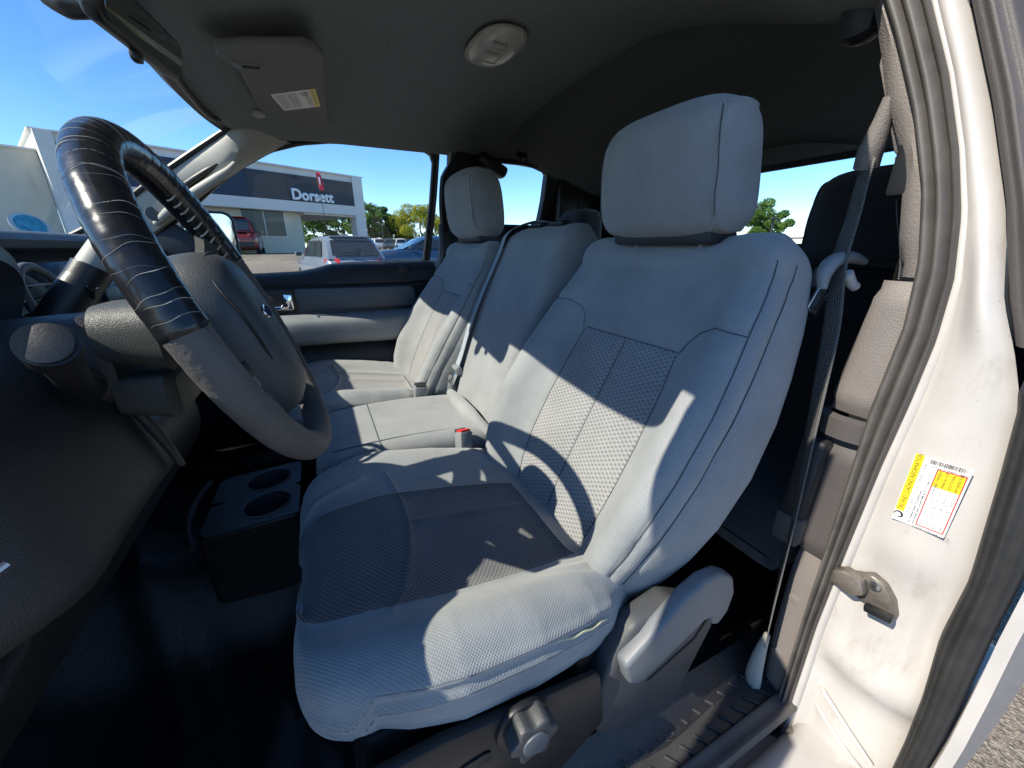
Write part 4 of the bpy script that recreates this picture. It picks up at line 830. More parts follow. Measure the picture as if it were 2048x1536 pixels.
# stitching lace on the far part of the wrap
for k in range(9):
    t = R(-30 - k * 4.5); d = WU * math.cos(t) - WV * math.sin(t); c = WC + d * (WR - .0185); tube('lace', [c - WN * .006 - WU * .002, c - d * .002, c + WN * .007 + WU * .003], .0011, 'tape_edge', tp, n=6, smooth_n=6)
# hub: airbag cover, spokes, emblem
G = []
for v in np.linspace(0, 1, 18):
    n_ = -.030 + .062 * math.sin(v * math.pi / 2); k = math.cos(v * math.pi / 2) ** .35 if v < 1 else .0
    G.append([wp(-.012 + .092 * k * math.copysign(abs(math.sin(t)) ** .75, math.sin(t)) * (1.0 if math.sin(t) > 0 else 1.38),   .077 * k * math.copysign(abs(math.cos(t)) ** .75, math.cos(t)) * (1 - .18 * max(0, -math.sin(t))), n_) for t in np.linspace(0, 2 * math.pi, 48, endpoint=False)])
hb = grid('hub', G, 'hub', sw, closed=True)
def spoke(a, wd, mat, name='spoke', n0=-.022, r0=.06, r1=.178):
    d = WU * math.cos(a) - WV * math.sin(a); s = np.cross(WN, d); G = []
    for v in np.linspace(0, 1, 10):
        c = WC + d * (r0 + (r1 - r0) * v) + WN * (n0 + .016 * v); ww = wd * (1.25 - .55 * math.sin(v * math.pi * .8)); G.append([c + s * (ww * x) + WN * z for x, z in ((-.5, -.006), (-.42, .004), (0, .010), (.42, .004), (.5, -.006), (0, -.014))])
    return grid(name, G, mat, sw, closed=True, caps=True)
s1 = spoke(R(100), .100, 'plastic_dark'); s2 = spoke(R(-100), .095, 'plastic_char'); s3 = spoke(R(148), .070, 'plastic_slate', r0=.075); s4 = spoke(R(-148), .070, 'plastic_slate', r0=.075)
spoke(R(-60), .05, 'plastic_char', r0=.07)
for k in range(4):
    c = wp(-.045 - k * .017, -.108 - .004 * k, .000); box('cruise_button', tuple(c), (.004, .020, .013), 'vinyl_grey' if k % 2 else 'plastic_black', s1, bev=.0015, rot=(0, -math.degrees(AL), 0))
for pts in ([(.062, -.045), (.070, 0), (.062, .045), (.02, .066), (-.05, .062), (-.088, .03), (-.092, 0), (-.088, -.03), (-.05, -.062), (.02, -.066), (.062, -.045)],):
    P2 = cat_rom(pts, 80); G = []
    for a, b in P2:
        r2 = ((a + .012) / .092) ** 2 + (b / .082) ** 2; G.append(wp(a, b, -.030 + .062 * math.sqrt(max(0, 1 - min(1, r2 ** 1.4)) ) ** .5))
    tube('airbag_seam', G, .0014, 'rubber_black', hb, n=6)
E1 = [(.019 * math.cos(t), .0085 * math.sin(t)) for t in np.linspace(0, 2 * math.pi, 40, endpoint=False)]
M['emblem_blue'] = plain('emblem_blue', (.01, .03, .12), .12, var=.05, coat=.6)
em = prism('emblem', E1, wp(-.010, -.012, .0305), WV, WU, WN, .004, 'chrome', hb, bev=.001); prism('emblem_field', [(a * .86, b * .80) for a, b in E1], wp(-.010, -.012, .0347), WV, WU, WN, .0006, 'emblem_blue', hb)
# ------------------------------------------------------------------ console with cup holders
con = thing('cup_holder_console', 'slate floor console with two round cup holders before the middle seat', 'console', (-.2, 0, .6))
ce1, ce2 = np.array((1, 0, .05)), np.array((0., 1, 0.)); co = np.array((-.205, -.01, .818)); 
cl_ = rrect(.184, .242, .014, 4, .005, -.019)
grid('console_body', [[co + ce1 * a * k + ce2 * b * k + np.array((0, 0, dz)) for a, b in cl_] for k, dz in ((1.0, -.001), (1.012, -.004), (1.0, -.012), (1.0, -.25))], 'plastic_black', con, closed=True)
# top plate with two real openings
cups = [(.025, .038), (.030, -.070)]; rad = .046
bm = bmesh.new(); nseg = 24
def plate(name, w0, w1, h0, h1, holes, r, z0, mat, parent):
    vs = []; fs = []
    def add(p): vs.append(co + ce1 * p[0] + ce2 * p[1] + np.array((0, 0, z0))); return len(vs) - 1
    # one rectangle cell per hole: ring between square outline and circle
    ymid = (holes[0][1] + holes[1][1]) / 2
    for (cx, cy), (a, b) in zip(holes, ((ymid, h1), (h0, ymid))):
        pts = []; 
        for t in np.linspace(0, 2 * math.pi, 32, endpoint=False):
            dx_, dy_ = math.cos(t), math.sin(t); sx_ = (w1 - cx) / dx_ if dx_ > 1e-9 else ((w0 - cx) / dx_ if dx_ < -1e-9 else 9); sy_ = (b - cy) / dy_ if dy_ > 1e-9 else ((a - cy) / dy_ if dy_ < -1e-9 else 9); k = min(sx_, sy_); pts.append(((cx + dx_ * k, cy + dy_ * k), (cx + dx_ * r, cy + dy_ * r)))
        O = [add(p[0]) for p in pts]; I = [add(p[1]) for p in pts]; L = [len(vs) + i for i in range(32)]
        for p in pts: vs.append(co + ce1 * p[1][0] + ce2 * p[1][1] + np.array((0, 0, z0 - .07)))
        for i in range(32):
            j = (i + 1) % 32; fs += [(O[i], O[j], I[j], I[i]), (I[i], I[j], L[j], L[i])]
        fs.append(tuple(L))
    return pydata(name, vs, fs, mat, parent, sharp=30)
M['plastic_navy'] = plain('blue_grey_plastic', (.050, .060, .070), .45, var=.1, bump=.1, bscale=600)
plate('console_top', -.085, .095, -.138, .10, cups, rad, .0, 'plastic_navy', con)
for cx, cy in cups: tube('cup_rim', [co + ce1 * (cx + (rad + .001) * math.cos(t)) + ce2 * (cy + (rad + .001) * math.sin(t)) + np.array((0, 0, .001)) for t in np.linspace(0, 2 * math.pi, 36, endpoint=False)], .0022, 'plastic_slate', con, n=8, closed=True)
tube('console_lip', [(-.300, -.150, .800), (-.318, -.09, .812), (-.322, .0, .816), (-.312, .09, .812)], .008, 'plastic_dark', con, n=10, smooth_n=20)
# ------------------------------------------------------------------ middle seat
ms = thing('seat', 'narrow grey middle seat with upright padded back and no headrest', 'seat', (.25, .02, .62))
def pad(name, rings, parent, mat, n=120, seam=.8, corner=.03):
    G = []; 
    for (c, e1, e2, w0, h0) in rings: G.append([np.array(c) + np.array(e1) * a + np.array(e2) * b for a, b in lin(rrect(w0, h0, min(corner, w0 * .49, h0 * .49), 6) + rrect(w0, h0, min(corner, w0 * .49, h0 * .49), 6)[:1], n + 1)[:-1]])
    G = np.array(G); seg = np.linalg.norm(np.roll(G, -1, 1) - G, axis=-1); p = np.c_[np.zeros(len(G)), np.cumsum(seg, 1)[:, :-1]]; q = np.r_[0, np.cumsum(np.linalg.norm(np.diff(G[:, 0], axis=0), axis=-1))]
    UV = np.stack([p, np.repeat(q[:, None], n, 1)], -1); ob = split_sheet(G, UV, np.zeros(G.shape[:2], int), {0: name}, {0: mat}, {0: parent}, wrap=float(seg[0].sum()))[0]
    return ob
rings = []
for i, v in enumerate(np.linspace(0, 1, 40)):
    z = .88 + .535 * v; x = .345 + .215 * v - .018 * math.sin(v * math.pi); e = 1 - max(0, (v - .9) / .1) ** 2.2 * .75; wv = .315 + .02 * math.sin(v * 3); rings.append(((x + .065, .022, z - .02 * 0), (0, 1, 0), (1, 0, -.2), wv * (1 - .10 * max(0, (v - .9) / .1) ** 2.2), .135 * e))
rings.append((rings[-1][0], rings[-1][1], rings[-1][2], rings[-1][3] * .9, .004))
mb = pad('backrest', rings, ms, 'cloth', corner=.035)
for yy in (-.115, .16): tube('piping', [(.345 + .215 * v - .018 * math.sin(v * math.pi) - .001, yy, .88 + .535 * v) for v in np.linspace(.02, .93, 24)], .0022, 'cloth', mb, n=6)
tube('piping', [(.345 + .215 * .55 - .0185, y, .88 + .535 * .55 + .005) for y in np.linspace(-.11, .155, 10)], .0012, 'plastic_slate', mb, n=6)
rings = []
for i, v in enumerate(np.linspace(0, 1, 36)):
    x = .335 - .40 * v; e = 1 - max(0, (v - .84) / .16) ** 2.4 * .8; zt = .915 + .012 * math.sin(v * 3) - .02 * max(0, (v - .84) / .16) ** 2; rings.append(((x, .022, zt - .055 * e), (0, 1, 0), (0, 0, 1), .318 - .02 * max(0, (v - .84) / .16) ** 2, .11 * e))
rings.append((rings[-1][0], (0, 1, 0), (0, 0, 1), .28, .003))
mc = pad('cushion', rings, ms, 'cloth', corner=.03)
for yy in (-.098, ): tube('piping', [(.30 - .33 * v, yy, .9155 + .012 * math.sin((.035 + .33 * v / .4) * 3)) for v in np.linspace(0, 1, 16)], .0014, 'plastic_slate', mc, n=6)
tube('piping', [(.075, y, .9265) for y in np.linspace(-.125, .168, 12)], .0012, 'plastic_slate', mc, n=6)
tube('hinge_cover', [(.345, -.135, .905), (.325, -.08, .925), (.322, .06, .928), (.33, .16, .92)], [.012, .020, .020, .012], 'cloth', ms, n=14, smooth_n=16)
box('seat_pedestal', (.13, .02, .72), (.32, .26, .28), 'plastic_black', ms, bev=.02)
for yy in (.075, -.035): box('belt_slot', (.60, yy, 1.421), (.035, .060, .012), 'plastic_black', ms, bev=.005, rot=(0, -8, 0))
# belt lying over the middle seat's far edge, with tongue in its buckle
M['belt_sky_sheen'] = M['belt'].copy(); M['belt_sky_sheen'].node_tree.nodes['Principled BSDF'].inputs['Base Color'].default_value = (.38, .42, .46, 1); M['belt_sky_sheen'].node_tree.nodes['Principled BSDF'].inputs['Roughness'].default_value = .45  # sky sheen on this strap put into a paler, bluer base colour
mbelt = thing('seat_belt', 'seat belt with painted blue-grey sky sheen strapped down between middle seat and far seat', 'seat belt', (.45, .19, .95))
belt('webbing', [(.66, .12, 1.428), (.61, .150, 1.432), (.536, .160, 1.402), (.503, .162, 1.335), (.421, .164, 1.171), (.370, .166, 1.035), (.358, .170, 1.005)], [(.1, .9, -.2), (.2, .9, 0), (.05, .99, .1), (.05, .99, .1)], 'belt_sky_sheen', mbelt, width=.042)
box('belt_tongue', (.360, .172, .992), (.030, .058, .022), 'plastic_grey', mbelt, bev=.006, rot=(0, 62, 0)); box('tongue_plate', (.346, .172, .965), (.010, .030, .045), 'chrome', mbelt, bev=.002, rot=(0, 28, 0))
tube('belt_stalk', [(.352, .19, .97), (.345, .195, .90), (.36, .20, .82)], [.016, .017, .012], 'vinyl_grey', mbelt, n=12)
# buckles
def buckle(label, c, rot, face, sub):
    t = thing('belt_buckle', label, 'buckle', c)
    mt = Matrix.Translation(c) @ (Matrix.Rotation(R(rot[2]), 4, 'Z') @ Matrix.Rotation(R(rot[1]), 4, 'Y') @ Matrix.Rotation(R(rot[0]), 4, 'X'))
    for nm, c0, s, m, bv in (('body', (0, 0, -.005), (.040, .026, .066), 'vinyl_grey', .006), ('button', (0, -.001, .0295), (.031, .017, .006), face, .002), ('button_frame', (0, .0135, .024), (.036, .004, .020), 'vinyl_grey', .001), ('stem', (0, .002, -.065), (.022, .010, .075), sub, .003)):
        o = box(nm, c0, s, m, None, bev=bv, taper=(.92, .9) if nm == 'body' and False else None); o.data.transform(mt); o.parent = t; o.matrix_parent_inverse = t.matrix_world.inverted()
    return t
buckle('grey seat belt buckle with red button standing beside the driver seat back', (.266, -.152, .905), (-14, 12, 22), 'red', 'vinyl_grey')
buckle('dark grey seat belt buckle with black face on the far seat cushion', (.238, .178, .925), (8, 4, 0), 'rubber_black', 'vinyl_grey')
wr = tube('wire', [(.262, .165, .905), (.275, .150, .890), (.285, .13, .884), (.305, .11, .918)], .0016, 'red', None, n=6, smooth_n=16); tag(wr, 'thin red and white wire poking out beside the dark belt buckle', 'wire')
# ------------------------------------------------------------------ rear bench
rb = thing('seat', 'dark rear bench seat behind the front seats', 'seat', (1.0, 0, .6))
rings = []
for i, v in enumerate(np.linspace(0, 1, 24)):
    z = .80 + .54 * v; x = 1.02 + .14 * v; e = 1 - max(0, (v - .88) / .12) ** 2.2 * .7; rings.append(((x + .05, 0, z), (0, 1, 0), (1, 0, -.2), 1.36, .12 * e))
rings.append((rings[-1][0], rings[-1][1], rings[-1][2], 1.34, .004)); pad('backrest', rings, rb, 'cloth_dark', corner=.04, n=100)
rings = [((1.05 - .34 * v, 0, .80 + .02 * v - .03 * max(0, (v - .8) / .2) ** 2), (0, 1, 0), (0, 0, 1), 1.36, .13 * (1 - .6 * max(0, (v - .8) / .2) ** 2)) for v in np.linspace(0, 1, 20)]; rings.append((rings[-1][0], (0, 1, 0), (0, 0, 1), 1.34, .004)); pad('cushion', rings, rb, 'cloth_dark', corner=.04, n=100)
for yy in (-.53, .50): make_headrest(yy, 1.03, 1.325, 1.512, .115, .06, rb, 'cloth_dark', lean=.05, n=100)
# ------------------------------------------------------------------ mirror, visor, dome lamp
mr = thing('rear_view_mirror', 'black framed rear-view mirror hanging at top of the windshield', 'mirror', (-.2, 0, 1.68))
mo = np.array((-.193, .0, 1.690)); me1 = np.array((.13, .98, .02)); me1 /= np.linalg.norm(me1); men = np.cross(me1, (0.0, 0, 1)); men /= np.linalg.norm(men); men = np.array((men[0], men[1], -.28)); men /= np.linalg.norm(men); me2 = np.cross(men, me1); me2 = me2 if me2[2] > 0 else -me2
mout = rrect(.255, .066, .022, 6)
prism('mirror_frame', mout, mo - men * .024, me1, me2, men, .026, 'plastic_black', mr, bev=.008, seg=3)
M['mirror'] = plain('mirror_glass', (.36, .43, .41), .03, metal=1.0, var=.01)
prism('mirror_glass', rrect(.237, .052, .017, 6), mo + men * .0025, me1, me2, men, .001, 'mirror', mr)
box('dimmer_tab', (-.214, -.005, 1.655), (.014, .022, .016), 'plastic_black', mr, bev=.004); tube('mirror_stem', [(-.215, .01, 1.700), (-.262, .03, 1.722), (-.30, .05, 1.742)], [.009, .008, .014], 'plastic_black', mr, n=12, smooth_n=10)
tube('mirror_mount', [(-.270, .042, 1.725), (-.305, .055, 1.731), (-.325, .06, 1.738)], [.014, .020, .012], 'plastic_black', mr, n=14, smooth_n=10)
vs_ = thing('sun_visor', 'grey cloth sun visor folded up against the headliner with warning sticker', 'sun visor', (0, .35, 1.73))
vo = [(-.116, .130), (-.120, .165), (-.106, .195), (-.090, .235), (-.082, .50), (-.070, .530), (-.020, .545), (.000, .560), (.010, .625), (.030, .645), (.088, .605), (.100, .570), (.078, .085), (.066, .055), (.040, .048), (-.060, .095)]
vz = lambda y: 1.744 - .028 * ((y - .30) / .35) ** 2
bm_ = prism('visor_body', [(a, b) for a, b in vo], (0, 0, 1.728), X3, Y3, Z3, .022, 'visor', vs_, bev=.007, seg=3)
box('visor_clip', (-.070, .178, 1.728), (.055, .020, .012), 'plastic_grey', vs_, bev=.005, rot=(0, 0, -14)); box('clip_slot', (-.062, .172, 1.7215), (.034, .007, .004), 'rubber_black', vs_, bev=.001, rot=(0, 0, -14))
disc('visor_bracket', (-.086, .545, 1.735), (0, 0, -1), .018, .014, 'pillar', vs_, bev=.004)
sp = [(-.040, .352), (.062, .258), (.076, .392), (-.016, .478)]
zl_ = 1.7276
def bil(u, v): 
    a, b, c, d = (np.array(p) for p in sp); return a * (1 - u) * (1 - v) + b * u * (1 - v) + c * u * v + d * (1 - u) * v
def vq(name, u0, v0, u1, v1, mat, lift): return pydata(name, [(*bil(u, v), zl_ - lift) for u, v in ((u0, v0), (u1, v0), (u1, v1), (u0, v1))], [(0, 1, 2, 3)], mat, vs_, smooth=False)
vq('warning_sticker', 0, 0, 1, 1, 'sticker_white', .0004); vq('yellow_band', .86, 0, 1, 1, 'sticker_yellow', .0008)
for b0 in (.06, .33, .62):
    for k in range(9):
        if b0 == .62 and k < 4: continue
        vq('print_line', b0 + .005 + k * .0255, .06 + .03 * (k % 2), b0 + .014 + k * .0255, .94 - .10 * random.random(), 'ink_grey', .0008)
for k in range(10): vq('print_mark', .63 + .02 * (k % 5) * 1.6, .10 + .10 * (k // 5) + .02 * (k % 3), .65 + .02 * (k % 5) * 1.6, .17 + .10 * (k // 5), 'ink', .0008)
vq('print_line', .90, .06, .915, .80, 'ink_grey', .0011); vq('print_line', .94, .06, .952, .90, 'ink_grey', .0011)
dl = thing('dome_lamp', 'oval clear plastic dome lamp set in the headliner', 'lamp', (.43, 0, 1.785))
M['lens'] = plain('clear_lamp_lens', (.50, .49, .44), .16, var=.15, vscale=30, bump=.2, bscale=60); M['lens_edge'] = plain('lamp_bezel', (.36, .35, .31), .3, var=.1)
dre1, dre2 = np.array((1., 0, 0)), np.array((0, 1., 0)); dce = np.array((.432, .004, 1.786))
G = []
for v in np.linspace(0, 1, 12):
    k = math.cos(v * math.pi / 2) ** .5 if v < 1 else 0; G.append([dce + dre1 * .054 * k * math.copysign(abs(math.cos(t)) ** .85, math.cos(t)) + dre2 * .094 * k * math.copysign(abs(math.sin(t)) ** .8, math.sin(t)) - np.array((0, 0, .020 * math.sin(v * math.pi / 2))) for t in np.linspace(0, 2 * math.pi, 40, endpoint=False)])
grid('lens', G, 'lens', dl, closed=True)
tube('bezel', [dce + dre1 * .055 * math.copysign(abs(math.cos(t)) ** .85, math.cos(t)) + dre2 * .095 * math.copysign(abs(math.sin(t)) ** .8, math.sin(t)) - np.array((0, 0, .003)) for t in np.linspace(0, 2 * math.pi, 48, endpoint=False)], .003, 'lens_edge', dl, n=8, closed=True)
for off in (-.034, .034): tube('lens_divider', [dce + dre1 * x + dre2 * off - np.array((0, 0, .0205 - 3.2 * x * x * 1.6)) for x in np.linspace(-.042, .042, 12)], .0014, 'lens_edge', dl, n=6)
tube('lens_divider', [dce + dre2 * x + dre1 * .012 - np.array((0, 0, .0205 - 1.1 * x * x * 1.6)) for x in np.linspace(-.07, .07, 14)], .0014, 'lens_edge', dl, n=6)
for off in (-.055, -.012): prism('lamp_switch', rrect(.034, .010, .005, 4), dce + dre2 * off - dre1 * .012 - np.array((0, 0, .0195)), dre1, dre2, (0, 0, -1), .004, 'lens_edge', dl, bev=.0015)
# round parking sticker low on the windscreen
M['sticker_blue'] = plain('sticker_blue', (.10, .45, .62), .4, var=.5, vscale=90)
stk = disc('window_sticker', (-.604, .440, 1.411), (.62, -.55, .55), .034, .0008, 'sticker_white', ws); disc('sticker_print', (-.6035, .4395, 1.4115), (.62, -.55, .55), .027, .0009, 'sticker_blue', ws)
# ------------------------------------------------------------------ outside: ground
def zg(x, y): return 1.06 * float(smoothstep(9.0, 24.0, y)) + .0 * x
def asphalt():
    m, t, b = nodes('asphalt'); co = coords(t)
    v = N(t, 'ShaderNodeTexVoronoi', Scale=130); t.links.new(co, v.inputs['Vector']); n = N(t, 'ShaderNodeTexNoise', Scale=.35, Detail=7, Roughness=.6); t.links.new(co, n.inputs['Vector'])
    c1 = ramp(t, v.outputs['Color'], (.10, .088, .074), (.34, .30, .25), .15, .85); c2 = ramp(t, n.outputs[0], (.62, .60, .58), (1.05, 1.0, .96), .3, .7)
    mx = t.nodes.new('ShaderNodeMix'); mx.data_type = 'RGBA'; mx.blend_type = 'MULTIPLY'; mx.inputs[0].default_value = 1; t.links.new(c1, mx.inputs[6]); t.links.new(c2, mx.inputs[7])
    ck = N(t, 'ShaderNodeTexVoronoi', Scale=.30, feature='DISTANCE_TO_EDGE'); wn = N(t, 'ShaderNodeTexNoise', Scale=1.2, Detail=5); t.links.new(co, wn.inputs['Vector'])
    ad_ = t.nodes.new('ShaderNodeVectorMath'); ad_.operation = 'ADD'; t.links.new(co, ad_.inputs[0]); t.links.new(wn.outputs['Color'], ad_.inputs[1]); t.links.new(ad_.outputs[0], ck.inputs['Vector'])
    m2 = t.nodes.new('ShaderNodeMix'); m2.data_type = 'RGBA'; m2.blend_type = 'MULTIPLY'; m2.inputs[0].default_value = 1; t.links.new(mx.outputs[2], m2.inputs[6]); t.links.new(ramp(t, ck.outputs['Distance'], (.35, .34, .33), (1, 1, 1), .004, .012), m2.inputs[7])
    t.links.new(m2.outputs[2], b.inputs['Base Color']); b.inputs['Roughness'].default_value = .9
    bp = N(t, 'ShaderNodeBump', Strength=.9, Distance=.006); t.links.new(v.outputs['Distance'], bp.inputs['Height']); t.links.new(bp.outputs[0], b.inputs['Normal']); return m
M['asphalt'] = asphalt()
ya = np.concatenate([[-600, -200, -60, -20, -8, -3, 0, 3], np.linspace(8, 25, 20), [30, 45, 80, 150, 300, 700]]); xa = np.array([-600, -200, -60, -20, -8, -3, 0, 3, 8, 20, 60, 200, 600])
struct(grid('ground', [[(x, y, zg(x, y)) for x in xa] for y in ya], 'asphalt'))
# ------------------------------------------------------------------ dealership building
BA = np.array((-9.077, 22.606)); BT = np.array((.8943, .4475)); BN_ = np.array((-.4475, .8943))           # facade start, direction along it, direction inwards
M['stucco'] = plain('cream_stucco', (.62, .57, .45), .9, var=.06, vscale=2, bump=.3, bscale=40); M['stucco_white'] = plain('white_stucco', (.68, .67, .63), .9, var=.05, vscale=2, bump=.3, bscale=40)
M['fascia'] = plain('dark_sign_panel', (.030, .036, .044), .6, var=.06, vscale=1.5); M['fascia_blue'] = plain('blue_sign_panel', (.012, .026, .060), .55, var=.06, vscale=1.5)
M['dark_glass'] = plain('building_glass', (.022, .028, .032), .08, var=.6, vscale=.5, spec=.35); M['alu'] = plain('white_window_frame', (.70, .70, .68), .4, var=.03); M['sign_white'] = plain('white_sign_letter', (.85, .86, .86), .35, var=.02)
M['flag_red'] = plain('red_flag_cloth', (.45, .02, .05), .8, var=.1)
bld = thing('dealership_building', 'cream single-storey car dealership with dark sign band reading Dorsett', 'building', (BA[0], BA[1], 1.0))
def bb(name, s0, s1, d0, d1, z0, z1, mat, parent=None, bev=0.0):
    """box in facade coordinates: s along, d inwards"""
    c = BA + BT * (s0 + s1) / 2 + BN_ * (d0 + d1) / 2
    return box(name, (c[0], c[1], (z0 + z1) / 2), (s1 - s0, d1 - d0, z1 - z0), mat, parent or bld, bev=bev, rot=(0, 0, math.degrees(math.atan2(BT[1], BT[0]))))
bb('wall', .9, 10.0, .6, 9, .9, 3.34, 'stucco'); bb('upper_wall', .0, 14.09, .12, 9, 3.34, 5.66, 'stucco_white'); bb('roof', -.1, 14.2, .0, 9.1, 5.662, 5.74, 'stucco_white')
bb('column', 13.36, 14.09, .0, .7, .9, 3.34, 'stucco_white'); bb('corner_pier', 13.40, 14.09, -.02, .12, 3.34, 5.66, 'stucco_white'); bb('column', .0, .50, -.25, .6, .9, 5.66, 'stucco_white'); bb('porch_column', 11.2, 11.7, 8.2, 8.8, .9, 3.34, 'stucco_white')

for s0, s1, m in ((.52, 2.73, 'fascia_blue'), (2.745, 4.96, 'fascia_blue'), (4.975, 7.19, 'fascia_blue'), (7.205, 9.25, 'fascia'), (9.265, 11.31, 'fascia'), (11.325, 13.38, 'fascia')): bb('fascia_panel', s0, s1, .04 + .004 * random.random(), .118, 3.92, 5.33, m)
bb('fascia_ledge', .5, 13.38, -.06, .117, 3.36, 3.915, 'stucco_white')
bb('porch_soffit', 10.0, 13.36, .12, 9, 3.25, 3.338, 'stucco_white'); bb('wing', -9, -.02, .5, 8, .9, 4.98, 'stucco'); bb('wing_coping', -9, -.0, .44, 8.1, 4.982, 5.06, 'stucco_white')
wf = bb('window', 6.74, 9.05, .57, .598, 1.92, 3.50, 'alu')
for s0, s1 in ((6.80, 7.88), (7.95, 8.99)):
    bb('pane', s0, s1, .545, .568, 1.99, 3.43, 'dark_glass', wf)
ex = (BT[0], BT[1], 0)
k = BA + BT * 9.42 + BN_ * .035
sg_ = text_mesh('sign_lettering', 'Dorsett', .80, (k[0], k[1], 4.03), ex, (0, 0, 1), 'sign_white', bld, depth=.06, xs=.98)
sg_.data.update()
mod = sg_.modifiers.new('bold', 'SOLIDIFY'); mod.thickness = .07; mod.offset = 0
k = BA + BT * 1.55 + BN_ * .03; pydata('red_emblem', [(k[0] + BT[0] * a, k[1] + BT[1] * a, 4.15 + b) for a, b in ((0, 0), (.55, 0), (.27, .75))], [(0, 1, 2)], 'flag_red', bld)
fl = thing('feather_flag', 'red feather flag on a thin pole before the dark sign band', 'flag', (.75, 22, 1.06))
tube('pole', [(.80, 22, .9), (.74, 22, 3.4), (.66, 22, 4.75)], .013, 'plastic_dark', fl, n=8)
G = [[(.66 + .07 * (1 - v) + u * (.24 - .12 * abs(v - .4)), 22 + .03 * math.sin(u * 5 + v * 6), 3.98 + .80 * v) for u in np.linspace(0, 1, 6)] for v in np.linspace(0, 1, 14)]
fo = grid('cloth', G, 'flag_red', fl); fo.modifiers.new('thickness', 'SOLIDIFY').thickness = .006; pydata('white_patch', [(.74, 21.95, 4.25), (.80, 21.95, 4.24), (.80, 21.95, 4.58), (.74, 21.95, 4.60)], [(0, 1, 2, 3)], 'sign_white', fl)
